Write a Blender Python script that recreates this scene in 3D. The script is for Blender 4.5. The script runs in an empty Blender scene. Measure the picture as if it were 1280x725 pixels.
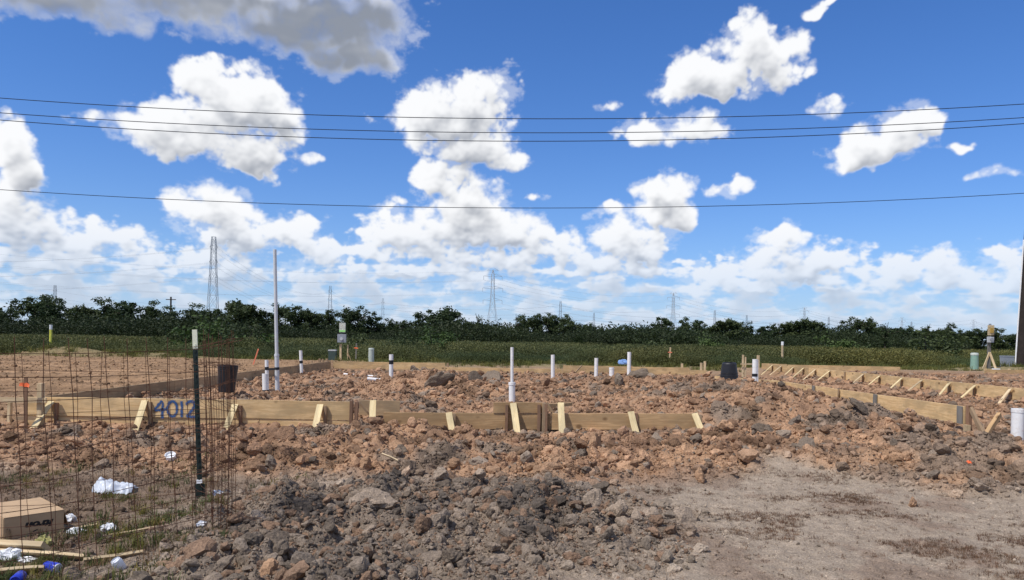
import bpy, bmesh, math, random
import numpy as np
from mathutils import Vector, Matrix

random.seed(7)
rng = np.random.default_rng(11)
SC = bpy.context.scene
COL = SC.collection
R = math.radians

# ------------------------------------------------------------------ camera
FPX, HX, HY, ROLL, EYE = 930.0, 640.0, 424.0, R(0.85), 1.5
cam_d = bpy.data.cameras.new('camera')
cam_d.sensor_width = 36.0
cam_d.lens = FPX / 1280 * 36.0
cam_d.shift_y = (HY - 362.5) / 1280.0
cam_d.clip_start = 0.05
cam_d.clip_end = 20000
cam = bpy.data.objects.new('camera', cam_d)
COL.objects.link(cam)
cam.matrix_world = Matrix.Translation((0, 0, EYE)) @ Matrix.Rotation(R(90), 4, 'X') @ Matrix.Rotation(ROLL, 4, 'Z')
SC.camera = cam
cr, sr = math.cos(ROLL), math.sin(ROLL)

def ray(px, py):
    a = (px - HX) / FPX; b = -(py - HY) / FPX
    return Vector((a * cr - b * sr, 1.0, a * sr + b * cr))

def at(px, py, Y):                       # place seen at a pixel, Y metres ahead
    return Vector((0, 0, EYE)) + ray(px, py) * Y

def on_z(px, py, z):                     # place seen at a pixel, z metres high
    d = ray(px, py)
    return Vector((0, 0, EYE)) + d * ((z - EYE) / d.z)

# ------------------------------------------------------------------ sun, exposure
SUN_EL = R(57)
SUN_AZ = math.atan2(-0.80, -0.60)        # measured from +Y towards +X : left and behind the viewer
sun_vec = Vector((math.sin(SUN_AZ) * math.cos(SUN_EL), math.cos(SUN_AZ) * math.cos(SUN_EL), math.sin(SUN_EL)))
sl = bpy.data.lights.new('sun', 'SUN')
sl.energy = 4.0
sl.angle = R(0.53)
sl.color = (1.0, 0.955, 0.89)
so = bpy.data.objects.new('sun', sl)
COL.objects.link(so)
so.rotation_euler = sun_vec.to_track_quat('Z', 'Y').to_euler()
so.location = (-30, -20, 50)
SKY_TINT = (0.42, 0.83, 1.42)
SC.view_settings.view_transform = 'Standard'
SC.view_settings.look = 'None'
SC.view_settings.exposure = 0.0
SC.view_settings.gamma = 1.0
SC.cycles.max_bounces = 6
SC.cycles.transparent_max_bounces = 12

# ------------------------------------------------------------------ node helper
class NT:
    def __init__(s, tree):
        s.t = tree; s.n = tree.nodes; s.l = tree.links
    def new(s, typ, **kw):
        n = s.n.new(typ)
        for k, v in kw.items(): setattr(n, k, v)
        return n
    def put(s, sock, v):
        if isinstance(v, bpy.types.NodeSocket): s.l.new(v, sock)
        elif v is not None: sock.default_value = v
    def m(s, op, a, b=None, c=None, clamp=False):
        n = s.new('ShaderNodeMath', operation=op); n.use_clamp = clamp
        for i, v in enumerate((a, b, c)):
            if v is not None: s.put(n.inputs[i], v)
        return n.outputs[0]
    def v(s, op, a, b=None, c=None, scale=None):
        n = s.new('ShaderNodeVectorMath', operation=op)
        s.put(n.inputs[0], a)
        if c is not None: s.put(n.inputs[2], c)
        if b is not None: s.put(n.inputs[1], b)
        if scale is not None: s.put(n.inputs['Scale'], scale)
        return n.outputs['Value'] if op in ('LENGTH', 'DOT_PRODUCT') else n.outputs[0]
    def sep(s, a):
        n = s.new('ShaderNodeSeparateXYZ'); s.put(n.inputs[0], a); return n.outputs
    def comb(s, x, y, z):
        n = s.new('ShaderNodeCombineXYZ')
        for i, q in enumerate((x, y, z)): s.put(n.inputs[i], q)
        return n.outputs[0]
    def noise(s, vec, scale, detail=4, rough=0.5, lac=2.0, dist=0.0):
        n = s.new('ShaderNodeTexNoise'); s.put(n.inputs['Vector'], vec)
        n.inputs['Scale'].default_value = scale; n.inputs['Detail'].default_value = detail
        n.inputs['Roughness'].default_value = rough; n.inputs['Lacunarity'].default_value = lac
        n.inputs['Distortion'].default_value = dist
        return n.outputs['Fac']
    def voro(s, vec, scale, feature='F1', detail=0, rough=0.5, smooth=0.5, rand=1.0):
        n = s.new('ShaderNodeTexVoronoi', feature=feature); s.put(n.inputs['Vector'], vec)
        n.inputs['Scale'].default_value = scale
        if 'Detail' in n.inputs: n.inputs['Detail'].default_value = detail; n.inputs['Roughness'].default_value = rough
        if feature == 'SMOOTH_F1': n.inputs['Smoothness'].default_value = smooth
        n.inputs['Randomness'].default_value = rand
        return n.outputs['Distance']
    def ss(s, x, a, b, lo=0.0, hi=1.0):      # smooth step
        n = s.new('ShaderNodeMapRange', interpolation_type='SMOOTHSTEP')
        s.put(n.inputs['Value'], x); s.put(n.inputs['From Min'], a); s.put(n.inputs['From Max'], b)
        s.put(n.inputs['To Min'], lo); s.put(n.inputs['To Max'], hi)
        return n.outputs[0]
    def lin(s, x, a, b, lo=0.0, hi=1.0):
        n = s.new('ShaderNodeMapRange'); n.clamp = True
        s.put(n.inputs['Value'], x); s.put(n.inputs['From Min'], a); s.put(n.inputs['From Max'], b)
        s.put(n.inputs['To Min'], lo); s.put(n.inputs['To Max'], hi)
        return n.outputs[0]
    def mix(s, f, a, b, blend='MIX'):
        n = s.new('ShaderNodeMix', data_type='RGBA', blend_type=blend)
        s.put(n.inputs[0], f)
        for i, q in ((6, a), (7, b)):
            s.put(n.inputs[i], (*q, 1.0) if isinstance(q, tuple) and len(q) == 3 else q)
        return n.outputs[2]

# ------------------------------------------------------------------ numpy noise
def hash2(ix, iy, s):
    h = (ix.astype(np.int64) * 374761393 + iy.astype(np.int64) * 668265263 + s * 1442695041) & 0xFFFFFFFF
    h = ((h ^ (h >> 13)) * 1274126177) & 0xFFFFFFFF
    h = (h ^ (h >> 16)) & 0xFFFFFFFF
    return h / 4294967295.0

def perlin(x, y, s=0):
    ix = np.floor(x); iy = np.floor(y); fx = x - ix; fy = y - iy
    u = fx * fx * fx * (fx * (fx * 6 - 15) + 10); v = fy * fy * fy * (fy * (fy * 6 - 15) + 10)
    def gr(a, b):
        t = hash2(ix + a, iy + b, s) * 2 * np.pi
        return np.cos(t) * (fx - a) + np.sin(t) * (fy - b)
    return ((gr(0, 0) * (1 - u) + gr(1, 0) * u) * (1 - v) + (gr(0, 1) * (1 - u) + gr(1, 1) * u) * v) * 1.5

def fbm(x, y, o=4, s=0, g=0.5):
    r = np.zeros_like(x); a = 1.0
    for i in range(o):
        r += a * perlin(x * 2 ** i, y * 2 ** i, s + i * 17); a *= g
    return r

def worley(x, y, s=0):                        # distance to nearest point and a value of that cell
    ix = np.floor(x); iy = np.floor(y)
    best = np.full(x.shape, 9.0); val = np.zeros(x.shape)
    for a in (-1, 0, 1):
        for b in (-1, 0, 1):
            cx = ix + a; cy = iy + b
            px = cx + hash2(cx, cy, s); py = cy + hash2(cx, cy, s + 5)
            d = (px - x) ** 2 + (py - y) ** 2
            k = d < best
            best = np.where(k, d, best); val = np.where(k, hash2(cx, cy, s + 9), val)
    return np.sqrt(best), val

def st(a, b, x):
    t = np.clip((x - a) / (b - a), 0, 1); return t * t * (3 - 2 * t)

def gau(x, y, cx, cy, rx, ry):
    return np.exp(-(((x - cx) / rx) ** 2 + ((y - cy) / ry) ** 2))

# ------------------------------------------------------------------ world : sky and clouds
# clouds seen in the photograph : pixel centre, half sizes, [depth of shade]
CL = [(265,112,40,34),(318,135,56,46),(235,168,86,46),(300,182,66,44),(350,150,34,34),(178,160,44,24),(122,150,32,14),(383,197,24,11),
      (572,142,66,40),(614,112,34,32),(532,152,48,30),(580,184,66,24),(634,202,32,17),(558,226,34,26),
      (10,186,38,36),(26,222,40,36),(0,258,36,42),
      (932,55,50,40),(895,98,66,36),(958,95,46,40),(842,112,36,16),(985,58,22,28),(1024,14,18,12),(1044,2,20,12),
      (840,162,68,25),(878,150,30,14),(1030,136,34,17),(1098,186,60,31),(1130,163,36,30),(1056,204,36,18),(1206,183,22,9),
      (1246,218,40,11),(914,234,36,15),(836,243,40,26),(850,270,26,32),(750,272,28,9),(668,247,14,11),(762,134,20,11),
      (565,290,96,44),(600,262,48,36),(642,298,48,36),(500,298,52,26),(462,312,42,22),(700,318,44,28),(790,304,50,38),(815,268,26,22),
      (745,330,64,20),(268,266,60,34),(305,296,88,36),(357,300,50,26),(110,298,84,26),(36,284,54,34),(160,302,42,24),
      (405,320,42,22),(978,308,52,24),(1000,334,84,32),(925,340,64,22),(878,352,50,18),(1080,350,36,18),(1122,330,26,11),
      (1184,330,40,26),(1200,348,64,26),(1268,344,26,34),(600,330,120,18),(230,325,120,20),(60,325,90,20),(580,350,34,14)]
DARK = [(210,-16,300,62),(400,30,120,54),(70,4,150,40),(436,74,74,27),(345,46,100,34)]

def sky_layers(A, E, step):
    """cloud colour and cover on a grid of azimuth and elevation; step is the grid spacing in radians"""
    U = A * FPX; Wv = E * FPX
    wx = fbm(U / 70, Wv / 70, 3, 401); wy = fbm(U / 70 + 9, Wv / 70, 3, 431)
    wx2 = fbm(U / 22, Wv / 22, 2, 451); wy2 = fbm(U / 22 + 9, Wv / 22, 2, 471)
    Uw = U + 16 * wx + 4 * wx2; Ww = Wv + 11 * wy + 4 * wy2
    def blobs(lst):
        out = np.zeros(A.shape); 
        for (px, py, rx, ry) in lst:
            d = ray(px, py); a0 = math.atan2(d.x, d.y); e0 = math.atan2(d.z, math.hypot(d.x, d.y))
            ra = rx * math.cos(a0) ** 2 * .91; re = ry * math.cos(a0) * math.cos(e0) ** 2 * .91
            dy_ = (Ww - e0 * FPX) / re
            dy_ = np.where(dy_ < 0, dy_ * 1.4, dy_)
            q = ((Uw - a0 * FPX) / ra) ** 2 + dy_ ** 2
            pk = min(1.0, max(.52, ry / 28.0)); out += np.exp(np.clip(11.0 * (pk - q), -40, 30))          # smooth union
        return np.maximum(np.log(np.maximum(out, 1e-12)) / 11.0, -1.6)
    b1 = blobs(CL); b2 = blobs(DARK)
    infr = (1 - st(0.62, 0.74, np.abs(A))) * (1 - st(0.44, 0.54, E))
    gen = fbm(U / 330, Wv / 190, 3, 501) * 2.3 - 0.35
    gen = np.minimum(gen, 0.9) - 4 * infr - 3 * st(1.15, 1.4, E)
    k = 1.0 / np.maximum(E + 0.02, 0.01)                          # flat decks shrink towards the horizon
    bn = fbm(U / 52, Wv / 20, 4, 521, .55) * 1.6 + 0.33
    band = np.minimum(bn, 0.75) - 3.0 * st(0.09, 0.15, E) - 1.0 * (1 - st(0.0, 0.025, E))
    base = np.maximum(np.maximum(b1, b2), np.maximum(gen, band))
    # billows
    def bil(s, seed):
        d, v = worley((U + 5 * wx2) / s, (Wv + 5 * wy2) / s, seed)
        return (0.55 - d * d) * (0.6 + 0.8 * v)
    tex = 0.46 * bil(26, 541) + 0.30 * bil(12, 551) + 0.16 * bil(6, 561)
    tex = tex + 0.55 * fbm(U / 48, Wv / 40, 6, 571, .58)
    small = 0.45 + 0.55 * st(0.03, 0.16, E)
    low = 1 - st(0.10, 0.20, E)
    texl = 0.46 * bil(15, 641) + 0.34 * bil(7.5, 651) + 0.62 * fbm(U / 26, Wv / 17, 6, 661, .58)
    tex = tex * (1 - low) + texl * low
    D = 0.80 * base + tex * 1.22 * small * (1 - .5 * st(-0.25, 0.35, b2 - b1))
    soft = 0.30 + 0.35 * st(-.5, .6, fbm(U / 55, Wv / 40, 2, 581))
    dkm = st(-0.25, 0.35, b2 - b1)
    cov = st(-0.10 - .1 * dkm, 0.14 + soft * 1.1 + .35 * dkm, D)
    wisp = st(-0.55, 0.6, base + 0.95 * fbm(U / 34 + 3, Wv / 19, 6, 591, .66)) * 0.34
    cov = np.maximum(cov, wisp * (base > -1.2))
    # light : thickness between each place and the sun (up and a little left)
    T = np.clip(0.55 * D + .45 * base, 0, 1.6)
    px_ = 1.0 / (step * FPX)
    tau = np.zeros(A.shape); tau_d = np.zeros(A.shape)
    def sh(arr, du, dw):
        i = int(round(dw * px_)); j = int(round(du * px_))
        r = np.roll(arr, (-i, -j), (0, 1))
        if i > 0: r[-i:, :] = arr[-1:, :]
        return r
    def blur(arr, r):
        for _ in range(2):
            arr = (arr + sh(arr, r, 0) + sh(arr, -r, 0)) / 3
            arr = (arr + sh(arr, 0, r) + np.roll(arr, int(round(r * px_)), 0)) / 3
        return arr
    Tb = blur(T, 2.0)
    for q, wgt in ((5, .8), (10, 1), (18, 1), (29, 1), (44, 1), (62, .8)):
        tau += wgt * sh(Tb, -0.38 * q, 0.92 * q)
    tau = blur(tau, 2.0)
    Db = blur(D, 1.2)
    rel = sh(Db, -1.2, 3.2); rel2 = sh(Db, -4.0, 10.0)
    light = np.exp(-0.26 * np.maximum(tau - 0.9, 0))
    light = 0.20 + 0.84 * light + 0.24 * np.clip(Db - rel, -.5, .5) + 0.22 * np.clip(Db - rel2, -.8, .8)
    thin = 1 - st(0.1, 0.9, D)
    light = np.clip(np.maximum(light, 0.62 * thin), 0, 1)
    dk = dkm * st(0.0, 0.9, Db)
    light = light * (1 - dk) + dk * np.clip(0.05 + 0.34 * (1 - st(.1, 1.0, Db)) + 0.26 * fbm(U / 150, Wv / 55, 4, 611) + .10 * np.clip(Db - rel2, -1, 1), 0.02, 1)
    lo = np.array([0.265, 0.298, 0.365]); hi = np.array([0.97, 0.98, 1.0])
    L = st(-0.05, 0.95, light)[..., None]
    C = lo + (hi - lo) * L
    # haze towards the horizon
    hz = 1 - st(0.0, 0.17, E)
    H = np.array([0.57, 0.69, 0.88])
    C = C * (1 - 0.56 * hz[..., None]) + H * 0.56 * hz[..., None]
    cov = cov * (1 - 0.30 * hz)
    hcov = 0.84 * np.exp(-np.maximum(E, 0) / 0.078) + 0.10 * np.exp(-np.maximum(E, 0) / 0.25)
    Cc = (C * cov[..., None] + H * (hcov * (1 - cov))[..., None]); al = cov + hcov * (1 - cov)
    return Cc, al                                                  # colour already weighted by cover

def sky_image(name, a0, a1, e0, e1, w, h):
    a = np.linspace(a0, a1, w, endpoint=False) + (a1 - a0) / w / 2; e = np.linspace(e0, e1, h, endpoint=False) + (e1 - e0) / h / 2
    A, E = np.meshgrid(a, e)
    C, al = sky_layers(A, E, (a1 - a0) / w)
    return np.concatenate([C, al[..., None]], -1).astype(np.float32)

world = bpy.data.worlds.new('World')
SC.world = world
world.use_nodes = True
wt = world.node_tree
wt.nodes.clear()
W = NT(wt)
def sky_tex(name, a0, a1, e0, e1, w, h):
    px = sky_image(name, a0, a1, e0, e1, w, h)
    im = bpy.data.images.new(name, w, h, alpha=True, float_buffer=True)
    im.colorspace_settings.name = 'Non-Color'; im.alpha_mode = 'CHANNEL_PACKED'
    im.pixels.foreach_set(px.ravel()); im.update(); im.pack()
    n = W.new('ShaderNodeTexImage', image=im, extension='EXTEND', interpolation='Cubic')
    W.put(n.inputs[0], W.comb(W.lin(az, a0, a1), W.lin(el, e0, e1), 0.0))
    return n.outputs
tc = W.new('ShaderNodeTexCoord')
Dv = W.v('NORMALIZE', tc.outputs['Generated'])
dx, dy, dz = W.sep(Dv)
az = W.m('ARCTAN2', dx, dy)
el = W.m('ARCSINE', dz)
sky = W.new('ShaderNodeTexSky', sky_type='NISHITA')
sky.sun_disc = False
sky.sun_elevation = SUN_EL
sky.sun_rotation = SUN_AZ
sky.altitude = 0; sky.air_density = 1.0; sky.dust_density = 0.35; sky.ozone_density = 2.5
W.put(sky.inputs[0], W.comb(dx, dy, W.m('MAXIMUM', dz, 0.002)))
blue = W.mix(1.0, sky.outputs[0], SKY_TINT, 'MULTIPLY')
wide = sky_tex('clouds_all_round', -math.pi, math.pi, 0.0, math.pi / 2, 1000, 250)
near = sky_tex('clouds_ahead', -0.75, 0.75, 0.0, 0.56, 1500, 560)
win = W.m('MULTIPLY', W.ss(W.m('ABSOLUTE', az), 0.72, 0.745, 1, 0), W.ss(el, 0.53, 0.555, 1, 0))
cc = W.mix(win, wide[0], near[0])
ca = W.m('ADD', W.m('MULTIPLY', near[1], win), W.m('MULTIPLY', wide[1], W.m('SUBTRACT', 1.0, win)))
bgs = 0.1
ccs = W.v('SCALE', cc, scale=1.0 / bgs)
clear = W.v('SCALE', blue, scale=W.m('SUBTRACT', 1.0, ca))
bg = W.new('ShaderNodeBackground'); bg.inputs['Strength'].default_value = bgs
W.l.new(W.v('ADD', ccs, clear), bg.inputs['Color'])
wo = W.new('ShaderNodeOutputWorld'); W.l.new(bg.outputs[0], wo.inputs[0])

# ------------------------------------------------------------------ terrain
XL, XR, YF, YB = -7.3, 7.2, 11.5, 30.0        # the slab form

def zones(x, y):
    """masks of the ground : pad, churned red spoil, grey clay heap, dry flat, weedy patch, meadow"""
    n = fbm(x * 0.55, y * 0.55, 3, 3); n2 = fbm(x * 1.7, y * 1.7, 3, 31)
    meadow = st(44, 49, y + n * 3 + np.where(x > 18, -4, 0))
    pad = st(11.3, 11.7, y) * st(XL - .05, XL + .1, x) * (1 - st(30, 30.4, y))
    e = np.sqrt(((x + 0.50) / 2.25) ** 2 + ((y - 6.1) / 1.65) ** 2)
    e2 = np.sqrt(((x + 0.95) / 1.45) ** 2 + ((y - 4.7) / 1.5) ** 2)
    grey = np.maximum(1 - st(0.62, 1.12, e + n2 * 0.22), 1 - st(0.55, 1.15, e2 + n2 * 0.22))
    front = np.interp(x, [-9, -4.5, -3, -1, 0.6, 1.6, 2.8, 3.2, 3.6, 3.9, 4.4, 6.5, 9, 12], [8.0, 8.1, 8.0, 7.6, 7.9, 8.3, 8.5, 9.0, 8.5, 7.9, 7.3, 7.0, 6.8, 6.8])
    red = st(-0.35, 0.25, y - front + n * 0.5 + n2 * 0.16) * (1 - st(33, 36, y))
    left = st(0.0, 0.5, (XL - 0.2) - x) * st(11.2, 12.2, y)
    return meadow, pad, grey, red, left, n, n2

def height(x, y, fine=True):
    meadow, pad, grey, red, left, n, n2 = zones(x, y)
    lot = st(11.6, 12.2, x) * st(9, 13, y)
    z = 0.025 * n
    z = z + red * (0.03 + 0.03 * n2)
    z = z + 0.19 * pad * (1 - st(7.1, 8.2, x)) * (1 - .65 * st(23, 28, y)) + 0.24 * np.maximum(left * st(11, 16, y), lot) * (1 - st(36, 46, y))
    # spoil ridges
    z = z + 0.15 * gau(x, y, -1.55, 10.8, 0.7, 0.45) + 0.13 * gau(x, y, -2.6, 10.3, 1.2, .7) + 0.10 * gau(x, y, 1.2, 10.2, 2.0, .9)
    z = z + 0.13 * gau(x, y, -5, 9.3, 3, .8) + 0.08 * gau(x, y, -1.0, 9.0, 3, .6) + 0.13 * gau(x, y, 2.4, 8.9, 1.3, .45)
    z = z + 0.46 * gau(x, y, 4.4, 14.8, 1.9, 3.2) + 0.26 * gau(x, y, 5.2, 10.8, 1.7, 1.8) + 0.22 * gau(x, y, 7.0, 8.6, 2.3, 1.2) + 0.08 * gau(x, y, 8.8, 12.8, 1.3, 2.0) - 0.17 * gau(x, y, 6.95, 13.6, 1.0, 2.8) - 0.26 * gau(x, y, 7.9, 11.9, .9, .8)
    z = z + 0.44 * gau(x, y, -2.1, 18.5, 1.1, 1.3) + 0.28 * gau(x, y, -0.6, 16.5, 1.0, 1.0) + 0.28 * gau(x, y, 2.6, 18, 1.6, 1.3) + 0.12 * gau(x, y, .9, 21, 1.4, 1.2) + 0.10 * gau(x, y, 5, 21, 2, 2)
    z = z + 0.22 * gau(x, y, 9.8, 17, 1.2, 2.0) + 0.22 * gau(x, y, 10.4, 22, .9, 2.5)
    z = z - 0.10 * gau(x, y, 0.1, 11.9, 2.6, .5)
    z = z + grey * (0.05 + 0.09 * n2 + 0.07 * gau(x, y, -0.7, 6.7, 1.6, .9) + .04 * n)
    z = z + 0.55 * gau(x, y, -26, 43, 2.6, 1.6) + 0.35 * gau(x, y, -21, 44, 3, 1.5) + 0.3 * gau(x, y, 29, 44, 3.6, 1.4)
    z = z + meadow * 0.05
    if fine:
        churn = np.clip(np.maximum(grey, red * (1 - 0.85 * left)), 0, 1) * (1 - st(31, 36, y))
        rough = (0.7 + 0.3 * st(-0.35, 0.35, n2 + n)) * (1 - .75 * st(10.5, 11.0, y) * (1 - st(11.5, 12.2, y)) * st(-8, -7, x) * (1 - st(2.8, 3.4, x)))
        ww = fbm(x * 4, y * 4, 2, 77) * 0.12
        d1, v1 = worley(x * 3.4 + ww * 3, y * 3.4, 41)
        d2, v2 = worley(x * 8.5 + ww * 6, y * 8.5 + ww * 4, 57)
        lump = 0.5 * st(0, 0.62, 0.62 - d1) * (0.15 + v1 * v1 * 1.5) * 0.17 + np.maximum(0, 0.6 - d2) * (0.2 + v2) * 0.11
        z = z + churn * rough * lump + (0.006 + 0.03 * churn) * fbm(x * 5, y * 5, 4, 91, .55)
        z = z + (1 - churn) * (1 - meadow) * (0.011 * fbm(x * 9, y * 9, 4, 95, .6) + .012 * perlin(x * 1.1 + y * .5, y * 2.6, 97))
        z = z + left * (0.10 * perlin(y * 1.1 + x * .12, x * 0.16, 12) + .05 * perlin(y * 3.4 + x * .2, x * .3, 14)) * (1 - meadow)      # tracked furrows
    return z

def zg(x, y, fine=True):
    return float(height(np.array([float(x)]), np.array([float(y)]), fine)[0])

C_RED = np.array([0.425, 0.258, 0.152]); C_RED2 = np.array([0.295, 0.175, 0.106]); C_GREY = np.array([0.262, 0.202, 0.150])
C_DARKCLAY = np.array([0.120, 0.097, 0.078]); C_FLAT = np.array([0.360, 0.285, 0.212]); C_TAN = np.array([0.295, 0.184, 0.103])
C_WEED = np.array([0.175, 0.118, 0.078]); C_MEAD = np.array([0.085, 0.095, 0.04])

def tint(x, y):
    meadow, pad, grey, red, left, n, n2 = zones(x, y)
    big = fbm(x * 0.32 + 5, y * 0.32, 3, 131); fine = fbm(x * 6, y * 6, 3, 151)
    L = lambda a, b, t: a + (b - a) * t[:, None]
    c = np.broadcast_to(C_FLAT, (len(x), 3)).copy()
    c = L(c, np.array([0.225, 0.155, 0.110]), st(0.05, 0.6, n + 0.8 * n2 + .3 * fine) * 0.6)
    weed = (1 - st(-3.3, -2.2, x + n2 * .6)) * (1 - st(7.6, 8.3, y))
    c = L(c, C_WEED, weed * 0.85)
    rc = L(np.broadcast_to(C_RED, c.shape), C_RED2, st(-0.5, 0.6, n2))
    gm = st(0.25, 0.55, fbm(x * .75, y * .75, 3, 211) + 0.25 * n2) * 0.8
    gm = np.maximum(gm, st(3.0, 4.5, x) * (1 - st(11.5, 14, y)) * st(-.3, .5, big + .6 * n2) * 0.75)
    rc = L(rc, C_GREY * .9, gm)
    rc = rc * (1 - .45 * st(.15, .6, fbm(x * 1.4, y * 1.0, 3, 231)))[:, None]
    c = L(c, rc, red)
    tan_ = C_TAN[None, :] * (1 + .55 * perlin(y * 2.9 + x * .12, x * .2, 15) + .25 * perlin(y * 7 + x * .2, x * .5, 18) + .22 * perlin(y * .8, x * .12, 16) + .15 * n2)[:, None]  # light and dark streaks paint the shading of the furrows into the tint
    c = c + (tan_ - c) * (left * 0.9)[:, None]
    c = L(c, C_TAN, st(31, 33, y) * (1 - meadow) * .8)
    gc = L(np.broadcast_to(C_GREY, c.shape), C_DARKCLAY, st(-0.3, 0.6, n2 + 0.4 * fine))
    gc = L(gc, np.array([0.235, 0.185, 0.14]), (1 - st(4.8, 5.6, y)) * 0.5)
    c = L(c, gc, grey)
    strip = st(38, 44, y + n * 3)
    c = L(c, np.array([0.2, 0.19, 0.085]), strip * 0.6 * (1 - meadow))
    c = L(c, C_MEAD, meadow)
    return c * (1 + 0.12 * fine)[:, None]

def mesh_np(name, V, F, smooth=False):
    me = bpy.data.meshes.new(name)
    V = np.asarray(V, dtype=np.float32); F = np.asarray(F, dtype=np.int32); k = F.shape[1]
    me.vertices.add(len(V)); me.vertices.foreach_set('co', V.ravel())
    me.loops.add(F.size); me.loops.foreach_set('vertex_index', F.ravel())
    me.polygons.add(len(F)); me.polygons.foreach_set('loop_start', np.arange(0, F.size, k, dtype=np.int32))
    me.polygons.foreach_set('use_smooth', np.full(len(F), smooth))
    me.update(calc_edges=True)
    return me

def link(name, me, mat=None, parent=None, loc=None):
    o = bpy.data.objects.new(name, me)
    if mat is not None and me is not None and len(me.materials) == 0: me.materials.append(mat)
    COL.objects.link(o)
    if parent: o.parent = parent
    if loc is not None: o.location = loc
    return o

def tag(o, label=None, cat=None, group=None, kind=None):
    if label: o['label'] = label
    if cat: o['category'] = cat
    if group: o['group'] = group
    if kind: o['kind'] = kind
    return o

def empty(name, loc, label, cat, group=None):
    o = bpy.data.objects.new(name, None); COL.objects.link(o); o.location = loc; o.empty_display_size = 0.1
    return tag(o, label, cat, group)

# ------------------------------------------------------------------ materials
def mat(name):
    m = bpy.data.materials.new(name); m.use_nodes = True
    t = m.node_tree; t.nodes.clear(); n = NT(t)
    b = n.new('ShaderNodeBsdfPrincipled'); o = n.new('ShaderNodeOutputMaterial'); t.links.new(b.outputs[0], o.inputs[0])
    return m, n, b, o

def plain(name, col, rough=0.6, metal=0.0, var=0.12, scale=6.0, spec=0.4, dirt=0.0, dirtcol=(0.3, 0.18, 0.1)):
    m, n, b, o = mat(name)
    tcx = n.new('ShaderNodeTexCoord').outputs['Object']
    f = n.noise(tcx, scale, 5, 0.6)
    c = n.mix(n.ss(f, 0.3, 0.7), tuple(x * (1 - var) for x in col), tuple(min(1, x * (1 + var)) for x in col))
    if dirt:
        c = n.mix(n.m('MULTIPLY', n.ss(n.noise(tcx, scale * 2.2, 6, 0.65), 0.48, 0.68), dirt), c, dirtcol)
    n.put(b.inputs['Base Color'], c); b.inputs['Metallic'].default_value = metal
    n.put(b.inputs['Roughness'], n.lin(f, 0.2, 0.8, rough - .08, min(1, rough + .1))); b.inputs['Specular IOR Level'].default_value = spec
    return m

def wood(name, c1, c2, grey=0.0, knots=True, dirt=0.25):
    m, n, b, o = mat(name)
    tcx = n.new('ShaderNodeTexCoord').outputs['Object']
    rnd = n.new('ShaderNodeObjectInfo').outputs['Random']
    p = n.v('ADD', tcx, n.comb(n.m('MULTIPLY', rnd, 37.0), n.m('MULTIPLY', rnd, 11.0), n.m('MULTIPLY', rnd, 5.0)))
    grain = n.noise(n.v('MULTIPLY', p, (0.9, 14, 14)), 2.0, 6, 0.68, dist=1.2)
    fine = n.noise(n.v('MULTIPLY', p, (5, 160, 160)), 1.5, 3, 0.6)
    c = n.mix(n.ss(grain, 0.36, 0.64), c1, c2)
    c = n.mix(n.m('MULTIPLY', n.ss(fine, 0.5, 0.8), 0.35), c, tuple(q * 0.5 for q in c1))
    blot = n.noise(n.v('MULTIPLY', p, (1.0, 2.5, 2.5)), 1.7, 4, 0.6)
    c = n.mix(n.m('MULTIPLY', n.ss(blot, 0.40, 0.62), 0.70), c, tuple(q * 0.55 for q in c2))
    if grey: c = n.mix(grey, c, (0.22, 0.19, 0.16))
    if knots:
        k = n.voro(n.v('MULTIPLY', p, (3.0, 4.2, 4.2)), 1.0)
        c = n.mix(n.m('MULTIPLY', n.ss(k, 0.07, 0.20, 1, 0), 0.8), c, (0.13, 0.07, 0.03))
    if dirt:
        d = n.noise(p, 5, 5, 0.65)
        c = n.mix(n.m('MULTIPLY', n.ss(d, 0.5, 0.75), dirt), c, (0.30, 0.17, 0.10))
    c = n.mix(1.0, c, n.comb(*(n.lin(rnd, 0, 1, 0.84, 1.12) for _ in range(3))), 'MULTIPLY')
    n.put(b.inputs['Base Color'], c); b.inputs['Roughness'].default_value = 0.8; b.inputs['Specular IOR Level'].default_value = 0.2
    bp = n.new('ShaderNodeBump'); bp.inputs['Strength'].default_value = 0.4; bp.inputs['Distance'].default_value = 0.004
    n.put(bp.inputs['Height'], grain); n.put(b.inputs['Normal'], bp.outputs[0])
    return m

def soil(name, instanced):
    m, n, b, o = mat(name)
    a = n.new('ShaderNodeAttribute'); a.attribute_name = 'tint'
    a.attribute_type = 'INSTANCER' if instanced else 'GEOMETRY'
    geo = n.new('ShaderNodeNewGeometry'); p = geo.outputs['Position']
    f1 = n.noise(p, 9, 6, 0.65); f2 = n.noise(p, 70, 6, 0.75)
    c = n.mix(1.0, a.outputs['Color'], n.comb(*(n.lin(f1, 0.3, 0.7, 0.78, 1.2) for _ in range(3))), 'MULTIPLY')
    c = n.mix(1.0, c, n.comb(*(n.lin(f2, 0.32, 0.68, 0.55, 1.42) for _ in range(3))), 'MULTIPLY')
    n.put(b.inputs['Base Color'], c); b.inputs['Roughness'].default_value = 0.95; b.inputs['Specular IOR Level'].default_value = 0.12
    bp = n.new('ShaderNodeBump'); bp.inputs['Strength'].default_value = 0.9; bp.inputs['Distance'].default_value = 0.016 if not instanced else 0.014
    n.put(bp.inputs['Height'], n.m('ADD', n.noise(p, 60, 6, 0.75), n.m('MULTIPLY', n.voro(p, 36, 'F1', 2), 0.5)))
    n.put(b.inputs['Normal'], bp.outputs[0])
    return m

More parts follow.
